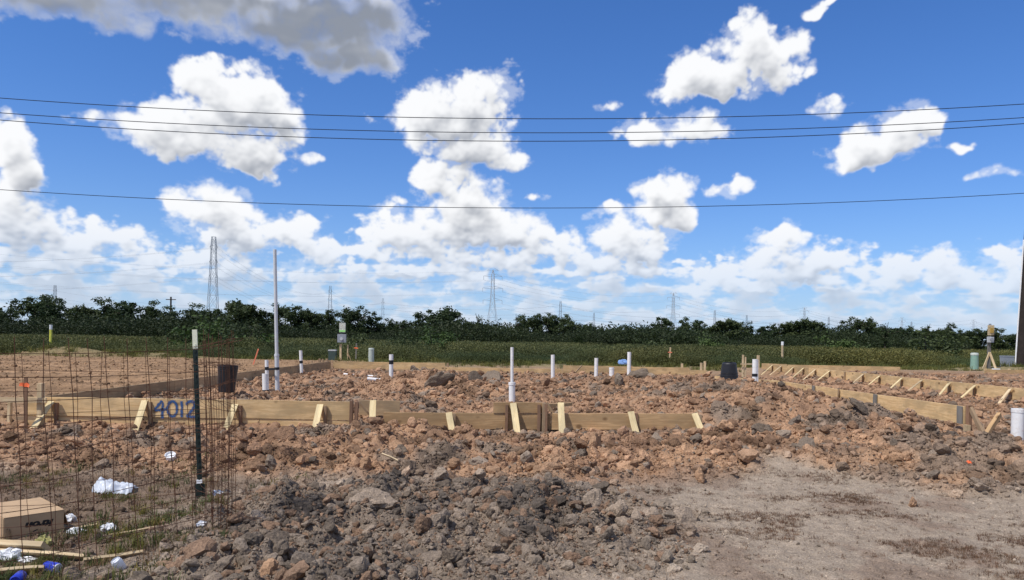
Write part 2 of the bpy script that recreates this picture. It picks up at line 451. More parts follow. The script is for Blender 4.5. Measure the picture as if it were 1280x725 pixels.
def leafmat(name, c1, c2, attr=None):
    m, n, b, o = mat(name)
    rnd = n.new('ShaderNodeObjectInfo').outputs['Random']
    geo = n.new('ShaderNodeNewGeometry')
    f = n.noise(geo.outputs['Position'], 0.9, 4, 0.6)
    r2 = n.new('ShaderNodeNewGeometry').outputs['Random Per Island']
    c = n.mix(n.m('ADD', n.m('MULTIPLY', n.ss(f, 0.3, 0.7), 0.6), n.m('MULTIPLY', r2, 0.4)), c1, c2)
    c = n.mix(1.0, c, n.comb(n.lin(rnd, 0, 1, 0.75, 1.25), n.lin(rnd, 0, 1, 0.8, 1.15), n.lin(rnd, 0, 1, 0.8, 1.1)), 'MULTIPLY')
    if attr:
        a = n.new('ShaderNodeAttribute'); a.attribute_name = 'tint'; a.attribute_type = 'INSTANCER'
        c = n.mix(1.0, c, a.outputs['Color'], 'MULTIPLY')
    n.put(b.inputs['Base Color'], c); b.inputs['Roughness'].default_value = 0.6; b.inputs['Specular IOR Level'].default_value = 0.25
    tr = n.new('ShaderNodeBsdfTranslucent'); n.put(tr.inputs[0], c)
    mx = n.new('ShaderNodeMixShader'); mx.inputs[0].default_value = 0.25
    n.l.new(b.outputs[0], mx.inputs[1]); n.l.new(tr.outputs[0], mx.inputs[2]); n.l.new(mx.outputs[0], o.inputs[0])
    return m

M_SOIL = soil('soil', False); M_CLOD = soil('clod_soil', True)
M_FORM = wood('weathered_form_lumber', (0.58, 0.380, 0.178), (0.76, 0.54, 0.285), 0.0)
M_FORMD = wood('shade_toned_form_lumber', (0.38, 0.25, 0.13), (0.50, 0.35, 0.19), 0.15)  # darker copy of the form lumber; shade on the left form painted into its colour
M_FORMB = wood('brown_form_lumber', (0.43, 0.262, 0.125), (0.60, 0.395, 0.200), 0.03)
M_NEW = wood('fresh_pine', (0.66, 0.50, 0.26), (0.78, 0.63, 0.36), 0.0, True, 0.08)
M_STAKE = wood('stake_wood', (0.34, 0.22, 0.12), (0.46, 0.32, 0.19), 0.1)
M_DARKW = wood('brown_stake_wood', (0.22, 0.12, 0.07), (0.30, 0.17, 0.10), 0.1)
M_GREYW = wood('grey_stained_wood', (0.17, 0.165, 0.15), (0.26, 0.25, 0.22), 0.3)
M_SCRAP = wood('scrap_pine', (0.58, 0.42, 0.24), (0.70, 0.55, 0.34), 0.0, True, 0.1)
M_POLE = wood('creosote_pole', (0.030, 0.023, 0.020), (0.05, 0.038, 0.032), 0.0, False, 0.0)
M_PVC = plain('white_pvc', (0.83, 0.815, 0.79), 0.35, 0, 0.03, 8, 0.5, 0.35, (0.55, 0.42, 0.32))
M_CONDUIT = plain('grey_white_conduit', (0.60, 0.61, 0.62), 0.4, 0, 0.05, 8, 0.5, 0.15, (0.5, 0.4, 0.3))
M_TAPE = plain('black_tape', (0.012, 0.012, 0.014), 0.5)
M_BLACKP = plain('black_plastic', (0.014, 0.014, 0.017), 0.45, 0, 0.2, 5, 0.5, 0.08, (0.08, 0.06, 0.045))
M_RUST = plain('rusty_wire', (0.105, 0.045, 0.024), 0.85, 0.1, 0.35, 30)
M_TPOST = plain('dark_green_post_paint', (0.010, 0.018, 0.015), 0.45, 0.0, 0.2, 20)
M_TIP = plain('cream_post_tip', (0.74, 0.73, 0.56), 0.5, 0, 0.06, 40, 0.4, 0.25, (0.25, 0.2, 0.13))
M_CARD = plain('cardboard', (0.47, 0.325, 0.195), 0.85, 0, 0.07, 9, 0.1, 0.12, (0.3, 0.2, 0.12))
M_INK = plain('black_ink', (0.012, 0.011, 0.012), 0.6)
M_STEEL = plain('hazed_galvanized_steel', (0.50, 0.53, 0.57), 0.6, 0.1, 0.1, 0.2)  # pylon steel paled in colour to stand in for distance haze
M_DSTEEL = plain('dark_lattice_steel', (0.30, 0.33, 0.37), 0.6, 0.1, 0.1, 0.2)
M_WIRE = plain('line_wire', (0.02, 0.022, 0.03), 0.5, 0.3)
M_COND = plain('hazed_far_conductor', (0.44, 0.49, 0.56), 0.7, 0.0)  # lightened bluish wire; the haze is put into its colour
M_BOXG = plain('grey_meter_paint', (0.30, 0.32, 0.35), 0.5, 0.2, 0.08, 9)
M_BOXL = plain('light_grey_meter_paint', (0.52, 0.53, 0.53), 0.5, 0.1, 0.08, 9)
M_PED = plain('green_pedestal_paint', (0.22, 0.36, 0.28), 0.5, 0, 0.08, 6, 0.4, 0.2)
M_PEDL = plain('pale_pedestal_paint', (0.46, 0.50, 0.44), 0.5, 0, 0.08, 6, 0.4, 0.2)
M_PLY = plain('weathered_ply', (0.52, 0.42, 0.26), 0.8, 0, 0.3, 12, 0.2, 0.5, (0.55, 0.3, 0.08))
M_PAPER = plain('permit_paper', (0.55, 0.56, 0.50), 0.6, 0, 0.3, 14, 0.3, 0.5, (0.16, 0.17, 0.14))
M_LIME = plain('lime_green_band', (0.35, 0.75, 0.22), 0.6)
M_ORANGE = plain('orange_flagging', (0.85, 0.16, 0.05), 0.6)
M_CORAL = plain('coral_lath_paint', (0.72, 0.22, 0.12), 0.7, 0, 0.15, 20)
M_YEL = plain('yellow_marker', (0.75, 0.72, 0.10), 0.5)
M_BLUE = plain('blue_plastic', (0.02, 0.04, 0.42), 0.3, 0, 0.2, 20)
M_BLUEL = plain('pale_blue_film', (0.25, 0.42, 0.75), 0.35, 0, 0.15, 20)
M_WHITE = plain('white_plastic', (0.80, 0.80, 0.80), 0.35, 0, 0.04, 12, 0.5, 0.2, (0.5, 0.42, 0.34))
M_PAPERW = plain('white_paper', (0.72, 0.73, 0.75), 0.8, 0, 0.12, 25, 0.2, 0.25, (0.4, 0.33, 0.26))
M_OLIVE = plain('olive_wrapper', (0.34, 0.31, 0.10), 0.5, 0, 0.2, 30)
M_DKGREEN = plain('dark_green_box', (0.05, 0.075, 0.065), 0.5)
M_BARK = plain('bark', (0.07, 0.055, 0.04), 0.95, 0, 0.25, 4)
M_LEAF = leafmat('tree_leaves', (0.024, 0.042, 0.016), (0.055, 0.085, 0.028))
M_LEAF2 = leafmat('olive_tree_leaves', (0.034, 0.054, 0.019), (0.07, 0.095, 0.032))
M_SHRUB = leafmat('shrub_leaves', (0.05, 0.085, 0.022), (0.10, 0.15, 0.04))
M_WEEDM = leafmat('meadow_leaves', (0.072, 0.090, 0.033), (0.125, 0.138, 0.055), True)
M_DEAD = leafmat('dead_grass_blades', (0.13, 0.085, 0.055), (0.22, 0.155, 0.10), True)
M_GRASS = leafmat('grass_blades', (0.06, 0.085, 0.025), (0.13, 0.15, 0.05), True)

# ------------------------------------------------------------------ ground sheet
NR, NC = 620, 820
ys = np.concatenate([np.geomspace(1.5, 62, NR), np.geomspace(64, 9000, 60)])
s_ = np.linspace(-1, 1, NC)
SX = s_[None, :] * (0.80 * ys[:, None] + 2.0)
SY = np.repeat(ys[:, None], NC, 1)
vx, vy = SX.ravel(), SY.ravel()
vz = height(vx, vy)
vz[vy > 400] = 0.05
idx = np.arange(len(ys) * NC).reshape(len(ys), NC)
F = np.stack([idx[:-1, :-1], idx[:-1, 1:], idx[1:, 1:], idx[1:, :-1]], -1).reshape(-1, 4)
gm_ = mesh_np('ground', np.stack([vx, vy, vz], 1), F, True)
ca = gm_.attributes.new('tint', 'FLOAT_COLOR', 'POINT')
ca.data.foreach_set('color', np.concatenate([np.clip(tint(vx, vy), 0.01, 1), np.ones((len(vx), 1))], 1).astype(np.float32).ravel())
ground = tag(link('ground', gm_, M_SOIL), kind='structure')
ub = np.array([[-9000, -9000, -0.6], [9000, -9000, -0.6], [9000, 9000, -0.6], [-9000, 9000, -0.6]], float)
under = link('terrain', mesh_np('terrain', ub, [[0, 1, 2, 3]]), plain('far_earth', (0.14, 0.13, 0.07), 0.95)); tag(under, kind='structure')

# ------------------------------------------------------------------ scatter by geometry nodes (only for uncountable stuff)
def proto_col(name, meshes):
    c = bpy.data.collections.new(name)
    for i, me in enumerate(meshes):
        c.objects.link(bpy.data.objects.new(f'{name}_{i:02d}', me))
    return c

def scatter(name, P, rot, scl, var, tin, pcol, label):
    me = bpy.data.meshes.new(name); me.vertices.add(len(P))
    me.vertices.foreach_set('co', np.asarray(P, np.float32).ravel())
    for an, ty, dat, key in (('rot', 'FLOAT_VECTOR', rot, 'vector'), ('scl', 'FLOAT_VECTOR', scl, 'vector'), ('var', 'INT', var, 'value')):
        a = me.attributes.new(an, ty, 'POINT'); a.data.foreach_set(key, np.asarray(dat, np.int32 if ty == 'INT' else np.float32).ravel())
    a = me.attributes.new('tint', 'FLOAT_COLOR', 'POINT')
    a.data.foreach_set('color', np.concatenate([tin, np.ones((len(P), 1))], 1).astype(np.float32).ravel())
    o = bpy.data.objects.new(name, me); COL.objects.link(o)
    t = bpy.data.node_groups.new(name + '_scatter', 'GeometryNodeTree')
    t.interface.new_socket('Geometry', in_out='INPUT', socket_type='NodeSocketGeometry')
    t.interface.new_socket('Geometry', in_out='OUTPUT', socket_type='NodeSocketGeometry')
    gi = t.nodes.new('NodeGroupInput'); go = t.nodes.new('NodeGroupOutput')
    ip = t.nodes.new('GeometryNodeInstanceOnPoints')
    ci = t.nodes.new('GeometryNodeCollectionInfo'); ci.inputs['Collection'].default_value = pcol
    ci.inputs['Separate Children'].default_value = True; ci.inputs['Reset Children'].default_value = True
    def na(n, ty):
        q = t.nodes.new('GeometryNodeInputNamedAttribute'); q.data_type = ty; q.inputs['Name'].default_value = n; return q.outputs['Attribute']
    t.links.new(gi.outputs[0], ip.inputs['Points']); t.links.new(ci.outputs[0], ip.inputs['Instance'])
    ip.inputs['Pick Instance'].default_value = True
    t.links.new(na('var', 'INT'), ip.inputs['Instance Index'])
    e2r = t.nodes.new('FunctionNodeEulerToRotation'); t.links.new(na('rot', 'FLOAT_VECTOR'), e2r.inputs[0])
    t.links.new(e2r.outputs[0], ip.inputs['Rotation']); t.links.new(na('scl', 'FLOAT_VECTOR'), ip.inputs['Scale'])
    t.links.new(ip.outputs[0], go.inputs[0])
    md = o.modifiers.new('scatter', 'NODES'); md.node_group = t
    return tag(o, label, None, None, 'stuff')

# ------------------------------------------------------------------ clods
def ico(sub):
    bm = bmesh.new(); bmesh.ops.create_icosphere(bm, subdivisions=sub, radius=1.0)
    V = np.array([v.co[:] for v in bm.verts]); F = np.array([[v.index for v in f.verts] for f in bm.faces]); bm.free()
    return V, F

def clod_mesh(name, seed, sub=3):
    r = np.random.default_rng(seed); V, F = ico(sub)
    pl = r.normal(size=(11, 3)); pl /= np.linalg.norm(pl, axis=1)[:, None]; dd = r.uniform(0.62, 1.05, 11)
    q = V @ pl.T
    rad = np.min(np.where(q > 0.05, dd / np.maximum(q, 0.05), 9), axis=1); rad = np.minimum(rad, 1.25)
    k = 0
    for s, a in ((2.2, .12), (5, .09), (11, .05)):
        k += a * (perlin(V[:, 0] * s + V[:, 2] * s * .7, V[:, 1] * s - V[:, 2] * s * .6, seed + int(s)) + perlin(V[:, 2] * s + 4, V[:, 0] * s * .8 + V[:, 1] * s, seed + 3))
    V = V * (rad * (1 + k))[:, None]
    V *= np.array([r.uniform(.8, 1.15), r.uniform(.7, 1.0), r.uniform(.55, .8)])
    return mesh_np(name, V * 0.5, F, False)

clods = [clod_mesh('clod', 100 + i, 3) for i in range(8)]
for c in clods: c.materials.append(M_CLOD)
small = [clod_mesh('clod_lump', 200 + i, 2) for i in range(8)]
for c in small: c.materials.append(M_CLOD)
CC = proto_col('clod_lumps', small)

pts = []
def spread(n, xr, yr, lo, hi, power, wfun):
    x = rng.uniform(*xr, n); y = rng.uniform(*yr, n)
    w = wfun(x, y); k = rng.uniform(size=n) < w
    x, y = x[k], y[k]
    s = lo * (1 + rng.pareto(power, len(x))); s = np.minimum(s, hi * rng.uniform(.5, 1, len(x)))
    pts.append(np.stack([x, y, s], 1))
def z_grey(x, y): return zones(x, y)[2]
def z_red(x, y):
    m, p, g_, r_, l_, n, n2 = zones(x, y); return r_ * (1 - .93 * l_) * (1 - st(30, 33, y)) * (0.7 + .3 * st(-.3, .4, n + n2))
inview = lambda x, y: (np.abs(x) < 0.74 * y + 0.6)
spread(150000, (-4.2, 2.6), (3.6, 8.6), 0.011, 0.17, 2.1, lambda x, y: z_grey(x, y) * inview(x, y) * .85)
spread(130000, (-9, 10), (7.0, 11.4), 0.015, 0.23, 2.1, lambda x, y: z_red(x, y) * inview(x, y) * .8)
spread(85000, (-7.2, 13), (11.35, 20), 0.024, 0.25, 2.3, lambda x, y: z_red(x, y) * inview(x, y) * .75)
spread(32000, (-7.2, 18), (19, 31), 0.042, 0.30, 2.5, lambda x, y: z_red(x, y) * inview(x, y) * .7)
spread(26000, (0, 8), (4.2, 9), 0.006, 0.04, 2.4, lambda x, y: inview(x, y) * (.25 + .75 * st(0.0, .6, fbm(x * 1.2, y * 1.6, 3, 9))) * (1 - z_red(x, y)))
spread(9000, (-9, 9), (4.2, 11), 0.010, 0.08, 2.4, lambda x, y: inview(x, y) * (0.12 + .88 * st(0.0, .6, fbm(x * .8, y * .8, 3, 5))) * (1 - .7 * st(1.5, 3, x)))
spread(22000, (-6.5, -1.6), (4.6, 8.4), 0.008, 0.10, 2.1, lambda x, y: inview(x, y) * (.25 + .75 * st(-.2, .5, fbm(x * 1.1, y * 1.4, 3, 19))))
spread(30000, (-34, -7.5), (11, 46), 0.03, 0.17, 2.6, lambda x, y: inview(x, y) * .8)
A = np.concatenate(pts)
x, y, s = A.T
z = height(x, y) + s * rng.uniform(-0.05, 0.22, len(s))
tn = tint(x, y) * rng.uniform(0.62, 1.30, (len(x), 1))
isred = z_red(x, y)
gk = (rng.uniform(size=len(x)) < 0.09) & (isred > 0.4)
tn[gk] = (C_GREY * rng.uniform(0.6, 1.35, (gk.sum(), 1)))
fk = (rng.uniform(size=len(x)) < .35) & (s < .02) & (isred < .3)
tn[fk] *= 1.45
rk = (rng.uniform(size=len(x)) < 0.26) & (z_grey(x, y) > 0.2)
tn[rk] = C_RED * np.array([.85, .9, 1.0]) * rng.uniform(0.5, 0.85, (rk.sum(), 1))
tn = np.clip(tn, 0.02, 0.7)
rot = rng.uniform(0, 6.28, (len(x), 3)); rot[:, :2] = rng.normal(0, 0.5, (len(x), 2))
scl = s[:, None] * rng.uniform(0.8, 1.25, (len(x), 3))
app = s / y; app[(np.abs(x) > 0.68 * y) | (y < 4.7)] = 0
order = np.argsort(-app); top = order[:282]; rest = order[282:]
# single clods that read one by one
EX = [(465,630,.33,0,'g'),(552,602,.20,0,'g'),(600,600,.17,0,'g'),(545,655,.20,0,'g'),(322,640,.26,0,'g'),(855,632,.22,0,'g'),(868,630,.13,0,'g'),
      (770,632,.20,0,'g'),(740,640,.22,0,'g'),(812,640,.2,0,'g'),(455,577,.24,0,'r'),(742,566,.26,0,'r'),(875,588,.18,0,'r'),(640,572,.16,0,'r'),
      (1140,615,.13,0,'r'),(335,705,.16,0,'r'),(420,650,.18,0,'r'),(85,490,.0,0,'r'),
      (522,474,.55,.42,'d'),(548,486,.60,.36,'d'),(535,466,.42,.5,'d'),(612,487,.62,.34,'d'),(596,490,.36,.3,'d'),(772,488,.50,.36,'d'),(800,484,.55,.38,'d'),(705,482,.4,.34,'d'),(955,545,.36,.2,'d'),(990,536,.34,.26,'d'),(1010,560,.3,.2,'d'),(1075,540,.3,.15,'d'),(905,545,.3,.15,'r'),(1165,585,.22,.2,'d')]
def put_clod(me, loc, rt, sc, tcol):
    o = link('clod', me, None, ground); o.location = loc; o.rotation_euler = rt; o.scale = sc
    o['tint'] = [float(q) for q in tcol]
for i in top:
    put_clod(clods[i % 8], (x[i], y[i], z[i]), rot[i], scl[i], tn[i])
for k, (px, py, sz, dz, c) in enumerate(EX):
    if sz == 0: continue
    p = on_z(px, py, dz or 0.14)
    zz = zg(p.x, p.y)
    base = {'g': C_GREY * 1.3, 'r': C_RED, 'd': C_GREY * .72}[c]
    put_clod(clods[k % 8], (p.x, p.y, zz + sz * .12), (0.2 * k, 0.13 * k, k * 1.3), (sz, sz * .9, sz * (.95 if c != 'd' else .6)), base * random.uniform(.9, 1.15))
scatter('loose_clods', np.stack([x, y, z], 1)[rest], rot[rest], scl[rest], rng.integers(0, 8, len(rest)), tn[rest], CC, 'small loose clods and crumbs of dug clay soil')

# ------------------------------------------------------------------ mesh building helpers
class MB:
    def __init__(s): s.v = []; s.f = []
    def add(s, V, F):
        k = len(s.v); s.v += [tuple(q) for q in V]; s.f += [tuple(i + k for i in f) for f in F]
        return s
    def box(s, c, d, M=None):
        x, y, z = (q / 2 for q in d)
        V = [Vector((a * x, b * y, e * z)) for e in (-1, 1) for b in (-1, 1) for a in (-1, 1)]
        if M is not None: V = [M @ q for q in V]
        V = [q + Vector(c) for q in V]
        return s.add(V, [(0, 2, 3, 1), (4, 5, 7, 6), (0, 1, 5, 4), (2, 6, 7, 3), (0, 4, 6, 2), (1, 3, 7, 5)])
    def bar(s, p0, p1, w, t=None, up=Vector((0, 0, 1))):
        p0, p1 = Vector(p0), Vector(p1); t = t or w; d = (p1 - p0); L = d.length; d.normalize()
        if abs(d.dot(up)) > 0.98: up = Vector((0, 1, 0))
        a = d.cross(up).normalized(); b = a.cross(d).normalized()
        M = Matrix((d, a, b)).transposed()
        return s.box((p0 + p1) / 2, (L, t, w), M)
    def tube(s, pts, r, n=8, cap=True, hollow=0.0):
        pts = [Vector(p) for p in pts]; rs = r if isinstance(r, (list, tuple)) else [r] * len(pts)
        k = len(s.v); up = None
        for i, p in enumerate(pts):
            d = (pts[min(i + 1, len(pts) - 1)] - pts[max(i - 1, 0)]).normalized()
            if up is None: up = Vector((1, 0, 0)) if abs(d.x) < .9 else Vector((0, 1, 0))
            a = d.cross(up).normalized(); b = d.cross(a); up = (up - d * up.dot(d)).normalized()
            for j in range(n):
                t = 2 * math.pi * j / n
                s.v.append(tuple(p + a * (rs[i] * math.cos(t)) + b * (rs[i] * math.sin(t))))
        for i in range(len(pts) - 1):
            for j in range(n):
                s.f.append((k + i * n + j, k + i * n + (j + 1) % n, k + (i + 1) * n + (j + 1) % n, k + (i + 1) * n + j))
        if cap:
            s.f.append(tuple(k + j for j in range(n))[::-1]); s.f.append(tuple(k + (len(pts) - 1) * n + j for j in range(n)))
        return s
    def lathe(s, prof, n=24, c=(0, 0, 0)):        # prof : (radius, z)
        k = len(s.v)
        for r, z in prof:
            for j in range(n):
                t = 2 * math.pi * j / n; s.v.append((c[0] + r * math.cos(t), c[1] + r * math.sin(t), c[2] + z))
        for i in range(len(prof) - 1):
            for j in range(n):
                s.f.append((k + i * n + j, k + i * n + (j + 1) % n, k + (i + 1) * n + (j + 1) % n, k + (i + 1) * n + j))
        return s
    def mesh(s, name, smooth=False):
        me = bpy.data.meshes.new(name); me.from_pydata(s.v, [], s.f); me.update()
        if smooth:
            me.polygons.foreach_set('use_smooth', [True] * len(me.polygons))
        return me
    def build(s, name, m, parent=None, smooth=False, loc=None):
        return link(name, s.mesh(name, smooth), m, parent, loc)

def smooth_by_angle(o, ang=40):
    me = o.data
    me.polygons.foreach_set('use_smooth', [True] * len(me.polygons))
    bm = bmesh.new(); bm.from_mesh(me)
    for e in bm.edges:
        if len(e.link_faces) == 2 and e.calc_face_angle(0) > R(ang): e.smooth = False
    bm.to_mesh(me); bm.free()

def wp(o, parent):                                  # keep world place when parented to a thing's empty
    o.parent = parent; o.matrix_parent_inverse = Matrix.Translation(-parent.location)
    return o

def plank(name, p0, p1, w, t, m, parent=None, up=Vector((0, 0, 1)), bow=0.0, sub=6):
    """a sawn board between two centre points : w along up, t across, own local frame so that the grain follows it"""
    p0, p1 = Vector(p0), Vector(p1); d = p1 - p0; L = d.length; d.normalize()
    if abs(d.dot(up)) > 0.98: up = Vector((0, 1, 0))
    a = up.cross(d).normalized(); b = d.cross(a).normalized()
    bm = bmesh.new(); c = 0.06
    prof = [(-t/2 + c*t, -w/2), (t/2 - c*t, -w/2), (t/2, -w/2 + c*t), (t/2, w/2 - c*t), (t/2 - c*t, w/2), (-t/2 + c*t, w/2), (-t/2, w/2 - c*t), (-t/2, -w/2 + c*t)]
    rings = []
    ph = random.uniform(0, 6)
    for i in range(sub + 1):
        u = i / sub; x = (u - .5) * L
        oy = bow * (4 * u * (1 - u)) + 0.0025 * math.sin(5 * u + ph); oz = 0.002 * math.sin(7 * u + 2 * ph)
        rings.append([bm.verts.new((x, q[0] + oy, q[1] + oz)) for q in prof])
    for i in range(sub):
        for j in range(8):
            bm.faces.new((rings[i][j], rings[i + 1][j], rings[i + 1][(j + 1) % 8], rings[i][(j + 1) % 8]))
    bm.faces.new(rings[0]); bm.faces.new(rings[-1][::-1])
    bmesh.ops.recalc_face_normals(bm, faces=bm.faces)
    me = bpy.data.meshes.new(name); bm.to_mesh(me); bm.free()
    o = link(name, me, m)
    M = Matrix((d, a, b)).transposed().to_4x4(); M.translation = (p0 + p1) / 2
    if parent:
        o.parent = parent; o.matrix_parent_inverse = Matrix.Translation(-parent.location)
    o.matrix_basis = M
    return o

def stake(parent, x, y, z0, z1, m=None, w=0.05, name='stake', lean=(0, 0)):
    return plank(name, (x, y, z0), (x + lean[0], y + lean[1], z1), w, w * .9, m or M_STAKE, parent, sub=2)

def xat(px, Y): return at(px, HY, Y).x
# ------------------------------------------------------------------ front slab form
ff = empty('foundation_form', (-2.2, 11.5, 0), 'long front foundation form of stacked boards with blue spray-painted 4012', 'formwork', 'foundation forms')
YF_ = 11.5; T = 0.038
xs = [xat(34, YF_), xat(297, YF_), xat(441, YF_)]
bp_ = plank('board', (xs[0], YF_, 0.358), (xs[1] - .004, YF_, 0.358), 0.286, T, M_FORM, ff, bow=-.006)
plank('board', (xs[1] + .004, YF_ - .003, 0.360), (xs[2], YF_, 0.352), 0.286, T, M_FORM, ff, bow=.008)
plank('board', (xs[0], YF_ + .016, 0.068), (xs[1] + .35, YF_ + .014, 0.068), 0.282, T, M_FORM, ff)
plank('board', (xs[1] + .358, YF_ + .012, 0.066), (xs[2], YF_ + .014, 0.060), 0.282, T, M_FORM, ff)
plank('board', (xs[2] + .03, YF_ + .42, 0.37), (xat(501, 11.95), YF_ + .46, 0.36), 0.24, T, M_FORMD, ff)
x6, x7, x8 = xat(481, YF_), xat(690, YF_), xat(874, YF_)
plank('board', (x6, YF_ + .005, 0.215), (x7, YF_, 0.235), 0.25, T, M_FORMB, ff, bow=.01)
plank('board', (x7 + .006, YF_ - .004, 0.238), (x8, YF_ - .03, 0.272), 0.25, T, M_FORMB, ff, bow=-.008)
plank('board', (xat(618, YF_), YF_ - .006, 0.443), (xat(680, YF_), YF_ - .006, 0.448), 0.16, T, M_FORMB, ff)
plank('board', (xat(684, YF_), YF_ + .10, 0.475), (xat(716, 11.9), YF_ + .45, 0.47), 0.05, T, M_FORMB, ff)
for px, z0, z1, m in ((440.5, -.05, .515, M_DARKW), (447, -.05, .50, M_DARKW), (675, .02, .50, M_DARKW), (681, .02, .52, M_STAKE), (683.8, .02, .51, M_DARKW)):
    stake(ff, xat(px, YF_ - .05), YF_ - .05, z0, z1, m, .055)
BR = [((64,502.5),(40,538)),((181,501.5),(168,541)),((294,506),(279,545)),((400,506.5),(392.5,542.5)),((466.5,501.5),(465.5,522)),
      ((561,516.5),(565,538)),((641.5,505),(648,550)),((701,504.5),(702.5,537)),((788.5,515.5),(793.5,535)),((868.5,517.5),(876,537))]
for i, (a, b) in enumerate(BR):
    short = b[1] - a[1] < 25
    p = at(a[0], a[1], YF_ - .04); q = at(b[0], b[1], YF_ - (.20 if short else .42))
    e = (q - p).normalized() * 0.10
    plank('brace', p - e * .12, q + e, 0.098, 0.020, M_NEW, ff, up=Vector((1, 0, 0.0)), sub=3)
    sx = p.x + (0.085 if i not in (6, 7) else -.10)
    if i not in (4, 7): stake(ff, sx, YF_ - .045, -.10, p.z - .01, M_STAKE if i % 2 else M_DARKW, .048)
plank('brace', at(683, 503.5, YF_ + .06), at(697.5, 526, YF_ + .02), .045, .03, M_STAKE, ff, sub=2)
plank('brace', at(449, 503, YF_ + .02), at(463, 520, YF_ + .02), .03, .02, M_STAKE, ff, sub=2)

# spray painted number on the upper board
def ribbon(polys, Y, w, name, m, parent, origin):
    V, F, U = [], [], []
    for pl in polys:
        P = [at(px, py, Y) for px, py in pl]; Q = []
        for i in range(len(P) - 1):
            for k in range(4): Q.append(P[i].lerp(P[i + 1], k / 4))
        Q.append(P[-1]); k0 = len(V)
        for i, p in enumerate(Q):
            d = (Q[min(i + 1, len(Q) - 1)] - Q[max(i - 1, 0)]).normalized(); nn = Vector((-d.z, 0, d.x))
            for sgn in (-1, 1): V.append(tuple(p + nn * w * sgn * random.uniform(.75, 1.3) - origin)); U.append((sgn, i / max(1, len(Q) - 1)))
        for i in range(len(Q) - 1): F.append((k0 + 2 * i, k0 + 2 * i + 1, k0 + 2 * i + 3, k0 + 2 * i + 2))
    me = bpy.data.meshes.new(name); me.from_pydata(V, [], F); me.update()
    a = me.attributes.new('edge', 'FLOAT', 'POINT'); a.data.foreach_set('value', np.array([u[0] for u in U], np.float32))
    return link(name, me, m)
m_, n_, b_, o_ = mat('blue_spray_paint')
ea = n_.new('ShaderNodeAttribute'); ea.attribute_name = 'edge'
ps = n_.new('ShaderNodeNewGeometry').outputs['Position']
al = n_.ss(n_.m('ADD', n_.m('ABSOLUTE', ea.outputs['Fac']), n_.m('MULTIPLY', n_.m('SUBTRACT', n_.noise(ps, 45, 5, .75), .5), 1.5)), 0.25, 1.05, 0.88, 0)
b_.inputs['Base Color'].default_value = (0.014, 0.085, 0.25, 1); b_.inputs['Roughness'].default_value = .7
n_.put(b_.inputs['Alpha'], al)
ov = [(215 + 6.0 * math.cos(t * math.pi / 8) + .4, 511 + 9.5 * math.sin(t * math.pi / 8)) for t in range(17)]
num = ribbon([[(203,501),(198,506),(193.5,512.5),(201,512),(208.5,511)],[(203.5,503),(203,512),(202.5,523)],ov,[(227,501.5),(227.3,511),(227,521.5)],
        [(232.5,506),(235,502.5),(239,501),(243,503.5),(243,508),(239.5,513.5),(233.5,520.5),(239,521),(246.5,520.5)]], YF_ - .0305, 0.029, 'painted_number', m_, ff, Vector(ff.location))
num.parent = bp_
num.matrix_parent_inverse = bp_.matrix_basis.inverted(); num.location = ff.location
num.matrix_parent_inverse = (ff.matrix_world.copy() if False else (Matrix.Translation(Vector(ff.location)) @ Matrix.Translation(-Vector(ff.location)) @ bp_.matrix_basis).inverted())
num['label'] = 'number 4012 in blue spray paint'

# ------------------------------------------------------------------ left, back and right forms of the slab
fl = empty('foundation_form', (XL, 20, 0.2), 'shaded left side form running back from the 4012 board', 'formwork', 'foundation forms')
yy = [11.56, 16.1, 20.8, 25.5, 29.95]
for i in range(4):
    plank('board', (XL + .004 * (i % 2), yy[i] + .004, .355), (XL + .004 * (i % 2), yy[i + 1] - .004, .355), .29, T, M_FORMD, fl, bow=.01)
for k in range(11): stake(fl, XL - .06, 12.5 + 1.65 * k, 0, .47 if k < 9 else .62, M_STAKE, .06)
fb = empty('foundation_form', (0, YB, 0.2), 'far back form with a raised middle board, behind the white pipes', 'formwork', 'foundation forms')
def bk(px0, px1, zt, h, m=M_FORM, dy=0):
    plank('board', (xat(px0, YB), YB + dy, zt - h / 2), (xat(px1, YB), YB + dy, zt - h / 2), h, T, m, fb)
bk(417, 487, .50, .28); bk(487.3, 557, .50, .28); bk(557.4, 704, .33, .25); bk(704.5, 790, .475, .30); bk(790.3, 862, .46, .30); bk(862.3, 884, .36, .3)
bk(430, 640, .20, .2, M_FORMD, -.04)
for px, z1 in ((400,.60),(409,.60),(853,.62),(877,.66),(881.5,.72),(560,.5),(632,.40),(706,.50),(790,.5)):
    stake(fb, xat(px, YB + .07), YB + .07, 0, z1, M_SCRAP if z1 > .6 else M_STAKE, .09)
plank('brace', at(727, 457, YB - .1), at(719, 466, YB - .7), .05, .03, M_STAKE, fb, sub=2)

fr = empty('foundation_form', (XR, 16, 0.2), 'right side form, single board running back from a braced end stake', 'formwork', 'foundation forms')
ye = [12.2, 14.9, 17.6, 20.2]
def xr_(yv): return 7.46 - (yv - 12.2) * .05
for i in range(3):
    plank('board', (xr_(ye[i]) + .003 * i, ye[i] + .004, .36 - .005 * i), (xr_(ye[i + 1]) + .003 * i, ye[i + 1] - .004, .355), .29, T, M_FORM, fr, bow=-.01)
plank('board', (xr_(19) - .12, 19.0, .42), (XR - .9, 23, .36), .2, T, M_FORM, fr)
for yv, m in ((12.30, M_GREYW), (14.9, M_GREYW), (16.4, M_STAKE), (17.62, M_GREYW)):
    plank('splice_block', (xr_(yv) - .036, yv, .215), (xr_(yv) - .036, yv, .505), .14 if yv != 16.4 else .06, .02, m, fr, up=Vector((0, 1, 0)), sub=2)
stake(fr, xr_(12.2) + .02, 12.15, .1, .53, M_DARKW, .075)
